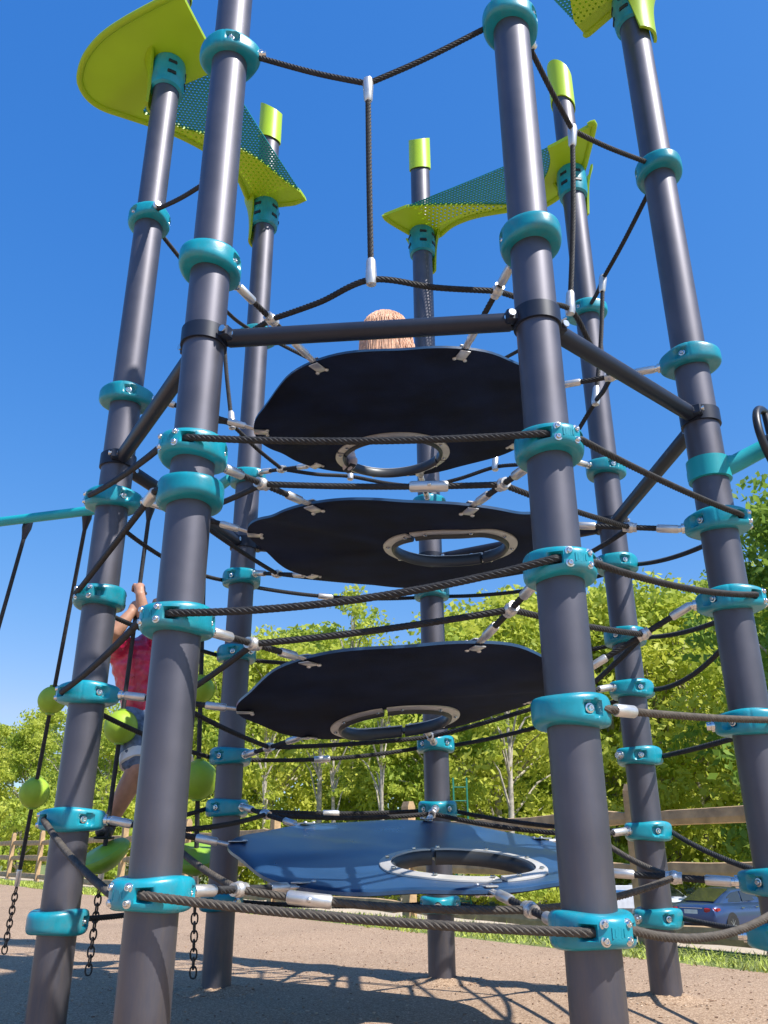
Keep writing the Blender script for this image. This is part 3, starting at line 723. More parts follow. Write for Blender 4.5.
# ------------------------------------------------------------------ people
def skin_body(verts, edges, rads, levels=2):            # tapered limbs with round joints, fused later into one surface
    mb = MB()
    for a, b in edges:
        A, B = V(verts[a]), V(verts[b]); n = max(3, int((B-A).length/.03))
        mb.tube([A.lerp(B, i/n) for i in range(n+1)], [rads[a]+(rads[b]-rads[a])*(i/n) for i in range(n+1)], 16)
    used = {i for e in edges for i in e}
    for i, (v, r) in enumerate(zip(verts, rads)):
        if i in used: mb.ball(v, r, 0, 18, 12)
    return mb
def fuse(meshes, voxel, mats, name, smooth_it=6):
    mb = MB()
    for me in meshes:
        if isinstance(me, MB): mb.add(me.v, me.f)
        else: mb.add([v.co for v in me.vertices], [tuple(p.vertices) for p in me.polygons])
    o = link(name+'_tmp', mb.mesh(name, mats))
    r = o.modifiers.new('r', 'REMESH'); r.mode = 'VOXEL'; r.voxel_size = voxel; r.use_smooth_shade = True
    s = o.modifiers.new('m', 'SMOOTH'); s.iterations = smooth_it; s.factor = .5
    dg = bpy.context.evaluated_depsgraph_get(); out = bpy.data.meshes.new_from_object(o.evaluated_get(dg)); out.name = name
    for p in out.polygons: p.use_smooth = True
    bpy.data.objects.remove(o)
    return out
def head_mb(c, fwd, up, r):                            # head with nose, mouth ridge, brow, ears
    fwd = fwd.normalized(); up = (up-fwd*up.dot(fwd)).normalized(); sd = fwd.cross(up)
    rot = Matrix((sd, fwd, up)).transposed(); mb = MB()
    at = lambda x, y, z: c+sd*(x*r)+fwd*(y*r)+up*(z*r)
    mb.ball(c, (r*.80, r*.92, r*1.0), 0, 24, 16, rot); mb.ball(at(0, .12, -.45), (r*.62, r*.70, r*.62), 0, 20, 12, rot)
    mb.ball(at(0, .92, -.15), (r*.13, r*.20, r*.20), 0, 12, 8, rot); mb.ball(at(0, .80, -.5), (r*.28, r*.14, r*.09), 0, 12, 8, rot)
    for s in (-1, 1):
        mb.ball(at(s*.80, -.05, -.15), (r*.09, r*.20, r*.28), 0, 12, 8, rot); mb.ball(at(s*.30, .80, .12), (r*.26, r*.12, r*.09), 0, 12, 8, rot)
    return mb
def hand_mbs(wrist, along_d, curl_d, size, grip=True):  # palm, four fingers closing round a rope, thumb
    a = along_d.normalized(); c = (curl_d-a*curl_d.dot(a)).normalized(); s = a.cross(c); out = []
    mb = MB(); mb.tube([wrist, wrist+a*size*.25, wrist+a*size*.5], [size*.17, size*.22, size*.20], 12)
    out.append(mb)
    for i, ln in enumerate((.92, 1.0, .95, .8)):
        b0 = wrist+a*size*.46+s*size*(i-1.5)*.125; m = MB(); L = size*.52*ln
        if grip: pts = [b0-a*size*.1, b0+a*L*.36+c*L*.08, b0+a*L*.46+c*L*.45, b0+a*L*.15+c*L*.72, b0-a*L*.12+c*L*.62]
        else: pts = [b0-a*size*.1, b0+a*L*.4+c*L*.1, b0+a*L*.75+c*L*.25, b0+a*L+c*L*.45]
        m.tube(pts, [size*.058, size*.06, size*.056, size*.05, size*.04][:len(pts)], 8); out.append(m)
    m = MB(); b0 = wrist+a*size*.12-s*size*.17
    m.tube([b0, b0-s*size*.12+a*size*.16+c*size*.12, b0-s*size*.05+a*size*.32+c*size*.34, b0+s*size*.03+a*size*.40+c*size*.46], [size*.07, size*.068, size*.06, size*.045], 8); out.append(m)
    return out
# child gripping the rope
YC = 5.62
def K(px, py, Y=YC): return atY(px, py, Y)
hip = K(149, 716, 5.74); chest = K(139, 664, 5.68); neck = K(149, 636, 5.64)
shL, shR = K(119, 650, 5.58), K(170, 648, 5.70); haL = onrope(T2, B2, 608); haR = onrope(T2, B2, 590)
elL, elR = K(115, 632, 5.34), K(146, 626, 5.42)
wrL, wrR = haL+V((-.02, -.045, -.045)), haR+V((.025, -.045, -.045))
hpL, hpR = K(137, 722, 5.68), K(162, 720, 5.78); knL, knR = K(138, 768, 5.54), K(178, 770, 5.62); anL, anR = K(108, 826, 5.64), K(176, 838, 5.85)
toeL, toeR = K(101, 842, 5.50), K(168, 850, 5.75)
child = thing('person', 'child in a shiny red shirt and blue grey shorts climbing a ball rope', 'person', (hip.x, hip.y, 0)); O = V((hip.x, hip.y, 0))
vs = [hip, hip.lerp(chest, .5), chest, neck, shL, elL, wrL, shR, elR, wrR, hpL, knL, anL, toeL, hpR, knR, anR, toeR, neck+V((0, -.01, .07)), knL.lerp(anL, .35), knR.lerp(anR, .35), elL.lerp(wrL, .3), elR.lerp(wrR, .3)]
es = [(0, 1), (1, 2), (2, 3), (2, 4), (4, 5), (5, 21), (21, 6), (2, 7), (7, 8), (8, 22), (22, 9), (0, 10), (10, 11), (11, 19), (19, 12), (0, 14), (14, 15), (15, 20), (20, 16), (3, 18)]
rd = [.10, .095, .11, .045, .058, .046, .032, .058, .046, .032, .09, .070, .042, .03, .09, .070, .042, .03, .042, .068, .068, .048, .048]
vs = [v-O for v in vs]
body = skin_body(vs, es, rd)
hd = neck-O+V((.06, .03, .16)); facing = (K(140, 612)-O-hd); facing.z *= .3
pieces = [body, head_mb(hd, facing, V((0, 0, 1)), .112)]
for wr, el, ha, cd in ((wrL, elL, haL, V((.4, .6, 0))), (wrR, elR, haR, V((-.4, .6, 0)))):
    pieces += hand_mbs(wr-O, (ha-wr)+V((0, 0, .03)), cd, .175)
link('body', fuse(pieces, .0075, M['skin'], 'body', 3), child)
def cloth(name, verts, edges, rads, m, par, wr=.004, lv=2):
    me = fuse([skin_body(verts, edges, rads)], .010, M[m], name, 8)
    for v in me.vertices:                              # folds that pull across the cloth
        q = v.co; f = noise.noise(V((q.x*9+q.z*5, q.y*9, q.z*16)))+.6*noise.noise(V((q.x*24, q.y*24-q.z*8, q.z*30)))
        v.co = v.co+v.normal*(.0085*f)
    return link(name, me, par)
cloth('shirt', [v-O for v in (hip+V((0, 0, .0)), hip.lerp(chest, .5), chest, chest.lerp(neck, .72), shL, shL.lerp(elL, .42), shR, shR.lerp(elR, .42), hip-V((0, 0, .06)))], [(0, 1), (1, 2), (2, 3), (2, 4), (4, 5), (2, 6), (6, 7), (0, 8)], [.165, .172, .185, .08, .098, .088, .098, .088, .165], 'shirt', child)
cloth('shorts', [v-O for v in (hip-V((0, 0, .03)), hpL, hpL.lerp(knL, .45), hpL.lerp(knL, .80), hpR, hpR.lerp(knR, .45), hpR.lerp(knR, .80))], [(0, 1), (1, 2), (2, 3), (0, 4), (4, 5), (5, 6)], [.178, .138, .124, .112, .138, .124, .112], 'shorts', child)
for a, b in ((hpL, knL), (hpR, knR)):
    d = (b-a).normalized(); e = a.lerp(b, .84)-O; mb = MB(); mb.lathe([(.108, -.05), (.116, -.03), (.115, .028), (.09, .034), (.072, .0)], e, d, 24, 0, False); mb.build('cuff', M['cuff'], child)
for an, to in ((anL, toeL), (anR, toeR)):
    f = to-an; f.z = 0; f = f.normalized(); c = an-O+f*.04+V((0, 0, -.035)); s = V((-f.y, f.x, 0)); rot = Matrix((f, s, V((0, 0, 1)))).transposed()
    mb = MB(); mb.ball(c+f*.035, (.125, .052, .042), 0, 20, 12, rot); mb.ball(c-f*.045+V((0, 0, .03)), (.055, .05, .055), 0, 16, 10, rot); mb.box(c+f*.03-V((0, 0, .036)), (.22, .085, .016), rot, 1, .006)
    mb.build('shoe', [M['shoe'], M['tyre']], child)
def hair_cap(c, r, fwd, length, m, par, nstr, name='hair', thin=1.0):
    fwd = V((fwd.x, fwd.y, 0)).normalized(); sd = V((fwd.y, -fwd.x, 0)); mb = MB()
    rs = []
    for i in range(15):                                # shell, open at the face
        a = PI/2-(PI*.62)*i/14
        ring = []
        for j in range(40):
            t = 2*PI*j/40; q = V((math.cos(t), math.sin(t), 0)); front = max(0, math.sin(t))
            aa = max(a, -.15+.55*front*2) if front > .2 else a
            ring.append(c+sd*(r*.93*math.cos(aa)*q.x)+fwd*(r*1.02*math.cos(aa)*q.y-r*.04)+V((0, 0, r*1.08*math.sin(aa)))+V((0, 0, .002*math.sin(23*t))))
        rs.append(ring)
    mb.rings(rs, 0, True, True)
    for i in range(nstr):
        kk = 1.02+.10*random.random(); lk_ = random.uniform(.8, 1.12); t = random.uniform(PI*.92, PI*2.08); a0 = random.uniform(.15, 1.35)
        p = []
        for w in range(9):
            f = w/8; a = a0*(1-f*1.15) if f < .87 else a0*(1-.87*1.15)
            hor = math.cos(max(a, 0)); dz = r*1.1*math.sin(max(a, 0)) - max(0, f-.45)/.55*length*lk_
            jt = .016*math.sin(5*f+i*1.7)*f
            k2 = kk
            p.append(c+sd*(r*k2*hor*math.cos(t)*(1+.10*f)+jt)+fwd*(r*k2*hor*math.sin(t)*(1+.04*f)-r*.04)+V((0, 0, dz)))
        if math.cos(t) > .3: p = [q+sd*(.05*(w/8)**2*random.random()) for w, q in enumerate(p)]
        rr = random.uniform(.004, .009)*thin; mb.tube(p, [rr*.8, rr, rr, rr, rr, rr, rr*.9, rr*.7, rr*.25], 6)
    return mb.build(name, m, par)
hair_cap(hd, .116, facing, .04, M['brownhair'], child, 60)
# small child sitting on the top platform, back to us
hx, hy, hz = hole_world[0]
seat = V((.0, 3.80, 2.80)); kid = thing('person', 'small child with strawberry blonde hair sitting on the highest platform, seen from behind', 'person', (seat.x, seat.y, seat.z)); O = seat
hdp = atY(385, 333, 3.78)-O
pel = V((0, 0, .13)); ch = V((.008, .02, .27)); nk = V((.012, .0, .36))
L_ = lambda x, y, z: V((x, y, z))
foot = atz(350, 464, 2.81)-O
vs = [pel, pel.lerp(ch, .5), ch, nk, hdp-V((0, 0, .03)), L_(-.11, .02, .31), L_(-.17, .05, .18), L_(-.16, .15, .09), L_(.13, .02, .31), L_(.18, .06, .18), L_(.17, .16, .09),
      L_(-.07, .03, .11), L_(-.13, .29, .14), L_(foot.x, foot.y-.02, foot.z+.09), L_(.08, .03, .11), L_(.21, .18, .12), L_(.04, .25, .065)]
es = [(0, 1), (1, 2), (2, 3), (3, 4), (2, 5), (5, 6), (6, 7), (2, 8), (8, 9), (9, 10), (0, 11), (11, 12), (12, 13), (0, 14), (14, 15), (15, 16)]
body = skin_body(vs, es, [.085, .082, .085, .035, .04, .040, .032, .024, .040, .032, .024, .065, .048, .032, .065, .048, .032])
pieces = [body, head_mb(hdp, V((0, 1, -.1)), V((0, 0, 1)), .108)]
pieces += hand_mbs(L_(-.16, .15, .085), V((0, 1, -.5)), V((0, .1, -1)), .12, False)+hand_mbs(L_(.17, .16, .085), V((0, 1, -.5)), V((0, .1, -1)), .12, False)
link('body', fuse(pieces, .0075, M['skin'], 'body', 3), kid)
cloth('shirt', [L_(0, 0, .14), pel.lerp(ch, .5), ch, ch.lerp(nk, .7), L_(-.11, .02, .31), L_(-.145, .035, .24), L_(.13, .02, .31), L_(.16, .04, .24)], [(0, 1), (1, 2), (2, 3), (2, 4), (4, 5), (2, 6), (6, 7)], [.11, .108, .112, .05, .055, .055, .055, .055], 'pinkshirt', kid)
cloth('shorts', [L_(0, 0, .13), L_(-.07, .03, .115), L_(-.1, .17, .13), L_(.08, .03, .115), L_(.15, .12, .12)], [(0, 1), (1, 2), (0, 3), (3, 4)], [.115, .095, .075, .095, .072], 'shorts', kid)
for p, fy in ((foot, -.5), (L_(-.01, .27, .055), 0)):
    mb = MB(); rot = Matrix.Rotation(fy*.3, 3, 'X') @ Matrix.Rotation(.5, 3, 'Z'); mb.ball(p, (.036, .072, .034), 0, 18, 10, rot); mb.ball(p+V((0, -.02, .04)), (.034, .038, .045), 0, 16, 10); mb.box(p+rot @ V((0, .004, -.028)), (.040, .10, .008), rot, 1, .003)
    mb.build('shoe', [M['sock'], M['shoe']], kid)
hair_cap(hdp, .109, V((0, 1, 0)), .26, M['hair'], kid, 1900, thin=.33)

# ------------------------------------------------------------------ ground, laid out by distance e across the fence line
E0 = V((2.26, 5.58, 0)); ED = V((.59, -.807, 0)).normalized(); EN = V((.807, .59, 0)).normalized()
def gh(e):
    pts = [(-400, 0), (1.6, 0), (16, -1.40), (28.5, -2.3), (40, -2.35), (60, -1.8), (120, 9), (400, 30)]
    for (a, b), (c, d) in zip(pts, pts[1:]):
        if a <= e <= c: return b+(d-b)*(e-a)/(c-a)
    return pts[-1][1]
EB = [-400, -60, 0, .75, 1.6, 16, 28.5, 40, 60, 120, 400]
def eof(p): return (V((p[0], p[1], 0))-E0).dot(EN)
def gz(x, y): return gh(eof((x, y)))
def strip(name, e0, e1, m, dz, l0=-500, l1=500):
    es_ = [e0]+[e for e in EB if e0 < e < e1]+[e1]; mb = MB(); vs = []; fs = []
    for e in es_:
        for l in (l0, l1): vs.append(E0+EN*e+ED*l+V((0, 0, gh(e)+dz)))
    for i in range(len(es_)-1): fs.append((2*i, 2*i+1, 2*i+3, 2*i+2))
    mb.add(vs, fs, 0, False); return structure(name, mb, m)
strip('ground', -400, 400, M['soil'], -.008)
strip('play_surface', -80, 0, M['surface'], .0, -90, 90)
strip('path', .80, 3.9, M['concrete'], -.002, -200, 120)
strip('parking_lot', 3.9, 37, M['asphalt'], -.003, -23, 60)
# kerbside grass: short blades in the strip between surface and path
mb = MB()
for i in range(15000):
    l = 3-(random.random()**1.6)*34; e = random.uniform(-.03, .82)+.06*math.sin(l*2.1); e = min(.85, max(-.06, e)); c = E0+EN*e+ED*l
    if random.random() < .25 and .2 < e < .7: pass
    h = random.uniform(.02, .07)*(1+.4*math.sin(l*1.3)); a = random.uniform(0, 2*PI); d = V((math.cos(a), math.sin(a), 0)); w = .006+.0012*abs(l)*.4
    b = V((random.gauss(0, .03), random.gauss(0, .03), 0)); mb.add([c-d*w, c+d*w, c+b+V((0, 0, h))], [(0, 1, 2)], 0, False)
g = mb.build('grass', M['grass']); g['kind'] = 'stuff'; 
# loose chips on the play surface
mb = MB()
for i in range(6000):
    d = 2.2+6.5*random.random()**1.3; a = random.uniform(-.55, .55); x, y = d*math.sin(a)*1.0, d*math.cos(a)
    if i < 1600: k = random.choice([3, 5, 6, 7, 6, 7, 5]); q = P(k); rr = PR+abs(random.gauss(0, .07)); aa = random.uniform(0, 2*PI); x, y = q.x+rr*math.cos(aa), q.y+rr*math.sin(aa)
    if eof((x, y)) > -.02: continue
    s = random.uniform(.003, .008); rot = Matrix.Rotation(random.uniform(0, PI), 3, 'Z') @ Matrix.Rotation(random.uniform(-.5, .5), 3, 'X')
    mb.box((x, y, .004), (s*random.uniform(1, 2.4), s*.7, s*.5), rot, random.choice((0, 0, 1, 2)))
M['chipa'] = mat('tan chip', (.42, .29, .19), .9); M['chipb'] = mat('brown chip', (.24, .15, .10), .9); M['chipc'] = mat('pale chip', (.58, .46, .34), .9)
g = mb.build('gravel', [M['chipa'], M['chipb'], M['chipc']]); g['kind'] = 'stuff'

# ------------------------------------------------------------------ fence
F0 = V((2.06, 7.28, 0)); FD = V((-.575, .818, 0)).normalized(); FS = 3.14
fence = thing('wooden_fence', 'weathered split rail fence of pale timber along the path', 'fence', F0); fp = []
for i in range(-2, 9):
    b = F0+FD*(FS*i); fp.append(b); mb = MB(); lean = random.uniform(-.02, .02)
    rot = Matrix.Rotation(math.atan2(FD.y, FD.x), 3, 'Z') @ Matrix.Rotation(lean, 3, 'Y')
    rs = []
    for z, q in ((-.1, 1), (1.09, 1), (1.135, .98), (1.19, .55)):
        rs.append([rot @ V((x*.065*(q if q > .9 else .9), y*.05*q, z)) for x, y in ((-1, -1), (1, -1), (1, 1), (-1, 1))])
    mb.rings(rs, 0, True, False)
    mb.build('post', M['wood'], fence, b-F0)
for i in range(len(fp)-1):
    for z in (.10, .53, .91):
        mb = MB(); a, b = fp[i]-F0, fp[i+1]-F0; n = V((-FD.y, FD.x, 0)); rs = []; N = 10; so = random.uniform(0, 9)
        for j in range(N+1):
            f = j/N; p = a.lerp(b, f)+V((0, 0, z+.012*math.sin(3*f+so)+random.gauss(0, .003))); tp = .55 if j in (0, N) else 1
            w, h = .032*tp, .062*tp*(1+.07*math.sin(5*f+so))
            rs.append([p+n*(w*x)+V((0, 0, h*y)) for x, y in ((-1, -.6), (-.4, -1), (.7, -.9), (1, -.2), (.6, .9), (-.5, 1), (-1, .4))])
        mb.rings(rs, 0, True, False); mb.build('rail', M['wood'], fence)

# ------------------------------------------------------------------ trees
def leafcloud(mb, tones, c, rad, n, size, tone):
    p = rng.normal(size=(n, 3)); p /= np.linalg.norm(p, axis=1)[:, None]; p *= (rng.random(n)[:, None]**.45)*np.array(rad)
    for q in p:
        a = rng.normal(size=3); a /= np.linalg.norm(a); b = np.cross(a, rng.normal(size=3)); b /= np.linalg.norm(b)+1e-9
        s = size*rng.uniform(.4, 1.65); o = np.array(c)+q
        i = len(mb.v); mb.v += [tuple(o-a*s*.9), tuple(o+b*s*.5), tuple(o+a*s*.9), tuple(o-b*s*.5)]
        mb.f.append((i, i+1, i+2, i+3)); mb.m.append(0); mb.sm.append(False); tones.append(min(1, max(0, tone+rng.normal()*.10)))
def tree_meshes(h, cr, nclump, lp, size, low, leafm, slim=1.0, airy=1.0):
    tr = MB(); cw = MB(); tones = []
    bend = V((random.gauss(0, .25), random.gauss(0, .25), 0)); tp = []
    for i in range(9): f = i/8; tp.append(V((bend.x*math.sin(2.2*f), bend.y*math.sin(1.7*f), h*.93*f)))
    r0 = .012*h*slim+.035; tr.tube(tp, [r0*(1.25 if i == 0 else 1)*(1-.88*i/8) for i in range(9)], 9)
    clumps = []
    for i in range(nclump):
        f = low+(1-low)*random.random()**.85; z = h*f; env = cr*(math.sin(PI*min(1, max(.04, (f-low)/(1.02-low)))**.75)*.9+.18)
        a = random.uniform(0, 2*PI); rr = env*random.random()**.5
        clumps.append(V((rr*math.cos(a), rr*math.sin(a), z)))
    for i, c in enumerate(clumps):
        b = tp[min(8, max(1, int((c.z-.12*h)/(h*.93)*8)))]
        if i % 2 == 0:
            m = b.lerp(c, .55)+V((0, 0, .04*h)); tr.tube([b, m, c], [r0*.33, r0*.2, r0*.06], 5)
        rad = cr*random.uniform(.20, .36)*airy
        leafcloud(cw, tones, c+V((bend.x*.3, bend.y*.3, 0)), (rad, rad, rad*.62), lp, size, random.uniform(.05, .75))
    tm = tr.mesh('trunk', M['bark']); cm = cw.mesh('crown', M[leafm])
    at = cm.attributes.new('tone', 'FLOAT', 'FACE'); at.data.foreach_set('value', np.array(tones, dtype=np.float32))
    return tm, cm, h
KINDS = {'bushy': tree_meshes(10, 3.3, 85, 170, .115, .10, 'leaf'), 'bushy2': tree_meshes(10, 2.8, 75, 180, .11, .06, 'leaf'),
         'bushy3': tree_meshes(10, 3.8, 95, 165, .12, .14, 'leaf'),
         'airy': tree_meshes(11, 2.4, 46, 80, .10, .34, 'leaf', .8, .9), 'slim': tree_meshes(12, 1.7, 30, 90, .10, .48, 'leaf', 1.05, 1.1),
         'dark': tree_meshes(11, 3.6, 105, 180, .12, .04, 'leafdark'), 'shrub': tree_meshes(2.2, 1.4, 36, 110, .075, .05, 'leaf', .5, 1.1)}
def tree(kind, px, Y, top=None, scale=None, label='', cat='tree', grp='trees along the far side of the parking lot', name='tree', rz=None):
    if px > 525: Y += 11
    d = ray(px, 850); x = d.x/d.y*Y; z0 = gz(x, Y); tm, cm, h = KINDS[kind]
    if scale is None: scale = (zat((x, Y), top)-z0)/h
    t = thing(name, label, cat, (x, Y, z0-.05), grp); t.scale = (scale*random.uniform(.92, 1.1),)*2+(scale,); t.rotation_euler = (0, 0, random.uniform(0, 6.28) if rz is None else rz)
    link('trunk', tm, t); link('crown', cm, t); return t
TREES = [('bushy', -40, 34, 735, 'leafy yellow green tree beyond the left end of the fence'), ('bushy2', 12, 36, 722, 'low rounded tree above the second and third left fence posts'),
 ('airy', 62, 40, 690, 'loose feathery tree beside the left post, its thin top against the sky'), ('bushy3', 100, 33, 712, 'broad tree behind the climbing child'),
 ('bushy', 165, 38, 672, 'dense tree straight behind the front left post'), ('bushy2', 215, 36, 655, 'bright tree behind the back left post, below the third platform'),
 ('bushy3', 268, 37, 640, 'wide yellow green tree between the back left and middle posts'), ('slim', 318, 33, 650, 'slender pale trunked tree just left of the middle gap'),
 ('airy', 352, 46, 592, 'thin feathery tree standing a little above the row left of the middle post'), ('bushy', 385, 39, 664, 'mid green tree under the third platform hole'),
 ('bushy2', 440, 36, 652, 'tree directly behind the middle post'), ('bushy3', 500, 38, 604, 'tall golden green tree left of the front right post'),
 ('slim', 508, 33, 640, 'slim tree with a crooked white trunk left of the front right post'), ('bushy', 560, 42, 618, 'tree hidden behind the front right post'),
 ('bushy2', 612, 37, 606, 'tree between the front right and back right posts'), ('bushy3', 672, 36, 596, 'big bright tree right of the back right post'),
 ('slim', 712, 34, 615, 'slim tree with a curved pale trunk behind the blue car'), ('bushy', 735, 42, 606, 'yellow green tree half behind the right post'),
 ('dark', 868, 23, 490, 'dark green tree at the right edge, taller than its neighbours'), ('bushy', 860, 34, 560, 'tree beyond the right edge of the lot'), ('bushy2', -95, 38, 715, 'tree far beyond the left end of the fence')]
TREES += [('slim', 266, 31, 700, 'young tree with a short pale trunk seen between the two lowest platforms'), ('slim', 337, 31.5, 690, 'leaning young tree with a thin white trunk left of the middle post'),
 ('slim', 384, 31, 680, 'young tree with a mottled grey trunk nearest the middle post'), ('slim', 578, 33, 640, 'slim tree whose trunk shows between the front right and back right posts')]
for kd, px, Y, top, lab in TREES: tree(kd, px, Y, top, None, lab)
BACK = [(-60, 50, 735), (-20, 52, 728), (75, 54, 708), (30, 52, 712), (130, 50, 700), (195, 53, 662), (245, 55, 640), (300, 52, 634), (330, 56, 640), (415, 54, 655), (470, 55, 618), (535, 54, 600), (590, 53, 606), (640, 55, 596), (700, 52, 600), (775, 52, 580)]
for i, (px, Y, top) in enumerate(BACK): tree(('bushy3', 'bushy', 'bushy2', 'bushy')[i % 4], px, Y, top, None, 'deeper wood tree filling the gaps behind the front row of trees', grp='wood trees behind the front row')
SHR = [(20, 30), (60, 31), (118, 30), (150, 32), (200, 31), (235, 32), (290, 31), (345, 32), (400, 31), (455, 32), (520, 31), (560, 33), (605, 31), (640, 31.5), (690, 33), (738, 33), (790, 33)]
for i, (px, Y) in enumerate(SHR): tree('shrub', px, Y, None, random.uniform(.9, 1.7), 'leafy shrub at the foot of the trees', 'shrub', 'shrubs at the foot of the trees', 'shrub')

# ------------------------------------------------------------------ cars: local x forward, y left
def car_meshes(paint):
    W = .90
    st = [(-2.28, .42, .62, .80), (-2.24, .34, .86, .90), (-2.10, .30, .95, .97), (-1.6, .26, .97, 1.0), (-.9, .24, .95, 1.0), (0, .22, .93, 1.0), (.9, .22, .92, 1.0), (1.5, .24, .84, .98), (2.0, .28, .72, .92), (2.3, .36, .58, .76)]
    mb = MB(); rs = []
    for x, zb, zt, w in st:
        h = zt-zb; rs.append([V((x, s*W*w*k, zb+h*f)) for s, k, f in [(1, .80, 0), (1, .96, .12), (1, 1.0, .42), (1, .99, .62), (1, .94, .86), (1, .84, .98), (1, .45, 1.0), (-1, .45, 1.0), (-1, .84, .98), (-1, .94, .86), (-1, .99, .62), (-1, 1.0, .42), (-1, .96, .12), (-1, .80, 0)]])
    mb.rings(rs, 0, True, True); body = mb
    gh_ = MB(); rs = []                                # roof shell: fastback
    for x, z, w in [(-1.75, .96, .74), (-1.2, 1.18, .70), (-.65, 1.33, .66), (-.1, 1.37, .65), (.35, 1.33, .66), (.95, 1.08, .72), (1.3, .93, .78)]:
        rs.append([V((x, s*W*k, zz)) for s, k, zz in [(1, w*1.12, .90), (1, w*1.06, .90+(z-.90)*.55), (1, w*.96, z-.035), (1, w*.8, z-.005), (1, .3, z+.012), (-1, .3, z+.012), (-1, w*.8, z-.005), (-1, w*.96, z-.035), (-1, w*1.06, .90+(z-.90)*.55), (-1, w*1.12, .90)]])
    gh_.rings(rs, 0, True, True); body.add(gh_.v, gh_.f, 0, True)
    for sx in (-1.38, 1.42):                           # dark wheel openings
        for sy in (-1, 1): body.lathe([(.36, -.12), (.375, .012), (.34, .014)], (sx, sy*W*.985, .33), (0, sy, 0), 24, 1)
    return body.mesh('car_body', [paint, M['tyre']])
def quadsheet(pts, off=.0, thick=.012):                 # thin panel through four or more points in order
    mb = MB(); n = len(pts); pts = [V(p) for p in pts]; nn = (pts[1]-pts[0]).cross(pts[2]-pts[0]).normalized()
    a = [p+nn*thick/2 for p in pts]; b = [p-nn*thick/2 for p in pts]; mb.add(a+b, [tuple(range(n)), tuple(range(2*n-1, n-1, -1))]+[(i, n+i, n+(i+1) % n, (i+1) % n) for i in range(n)], 0, False); return mb
def wheel_mb():
    mb = MB(); mb.lathe([(.20, -.10), (.30, -.11), (.33, -.08), (.33, .08), (.30, .105), (.215, .10)], (0, 0, 0), (0, 1, 0), 28); return mb
def rim_mb():
    mb = MB(); mb.lathe([(.215, .06), (.215, .10), (.19, .10), (.18, .06)], (0, 0, 0), (0, 1, 0), 24, 0, False)
    for i in range(8):
        a = 2*PI*i/8; mb.tube([V((.03*math.cos(a), .085, .03*math.sin(a))), V((.19*math.cos(a), .09, .19*math.sin(a)))], [.02, .014], 6)
    mb.ball((0, .08, 0), (.05, .025, .05), 0, 12, 8); return mb
def car(label, paint, loc, rz, sc=1.0):
    W = .90; t = thing('parked_car', label, 'car', loc, 'cars parked on the lot below the fence'); t.rotation_euler = (0, 0, rz); t.scale = (sc,)*3
    link('car_body', car_meshes(paint), t)
    quadsheet([(-1.72, .52, 1.005), (-1.72, -.52, 1.005), (-.72, -.50, 1.345), (-.72, .50, 1.345)], 0, .02).build('rear_window', M['glass'], t)
    quadsheet([(1.24, .56, .975), (.42, .50, 1.335), (.42, -.50, 1.335), (1.24, -.56, .975)], 0, .02).build('windscreen', M['glass'], t)
    for s in (-1, 1):
        y = lambda z, x: s*W*(.735-(z-.95)*.28+.012)
        for a in ([(-1.25, .97), (-.28, .97), (-.28, 1.27), (-.75, 1.24), (-1.1, 1.12)], [(-.2, .97), (.95, .97), (.45, 1.24), (-.2, 1.27)]):
            pts = [(x, y(z, x), z) for x, z in a]; quadsheet(pts if s < 0 else pts[::-1], 0, .03).build('side_window', M['glass'], t)
        mb = MB(); mb.box((-2.19, s*.62, .78), (.14, .36, .13), Matrix.Rotation(s*-.28, 3, 'Z'), 0, .03); mb.box((-2.06, s*.815, .79), (.22, .07, .10), None, 0, .02); mb.build('tail_light', M['tail'], t)
        mb = MB(); mb.ball((.75, s*.98, 1.0), (.07, .10, .065), 0, 12, 8); mb.build('mirror', paint, t)
        for x in (-1.38, 1.42):
            w = wheel_mb().build('wheel', M['tyre'], t, (x, s*.80, .33)); 
            if s < 0: w.rotation_euler = (0, 0, PI)
            rim_mb().build('rim', M['rim'], w)
        for xh in (-.62, .3):
            mb = MB(); mb.box((xh, s*W*.995, .80), (.16, .02, .025), None, 0, .006); mb.build('door_handle', M['chrome'], t)
    mb = MB(); mb.box((-2.262, 0, .70), (.02, .46, .17), None, 0, .004); mb.build('number_plate', M['plate'], t)
    mb = MB(); mb.box((-2.245, 0, .835), (.03, .80, .028), None, 0, .006); mb.build('trim_strip', M['chrome'], t)
    mb = MB(); mb.box((-2.2, 0, .36), (.14, 1.30, .12), None, 0, .03); mb.build('bumper', M['tyre'], t)
    return t
def carat(px, py, Y):
    p = atY(px, py, Y); return V((p.x, p.y, gz(p.x, p.y)+.0))
cz = carat(728, 915, 28)
car('blue car parked beyond the fence at the right, dark rear glass and red tail lights', M['carblue'], cz, R(41), .92)
car('white car parked beyond the blue one, mostly behind the back right post', M['carwhite'], carat(650, 914, 33), R(100))
car('midnight blue car parked far left of the others, glimpsed beside the front right post', M['cardark'], carat(556, 908, 36), R(80))
# green ladder frame at the wood's edge
p = atY(461, 815, 31); b = V((p.x, p.y, gz(p.x, p.y))); t = thing('ladder_frame', 'narrow green metal ladder frame standing at the edge of the wood', 'ladder', b)
for s in (-1, 1):
    mb = MB(); mb.box((s*.24, 0, 2.2), (.06, .06, 4.4), None, 0, .01); mb.build('upright', M['frame_green'], t)
for i in range(9):
    mb = MB(); mb.tube([(-.24, 0, .4+.46*i), (.24, 0, .4+.46*i)], .022, 8); mb.build('rung', M['frame_green'], t)
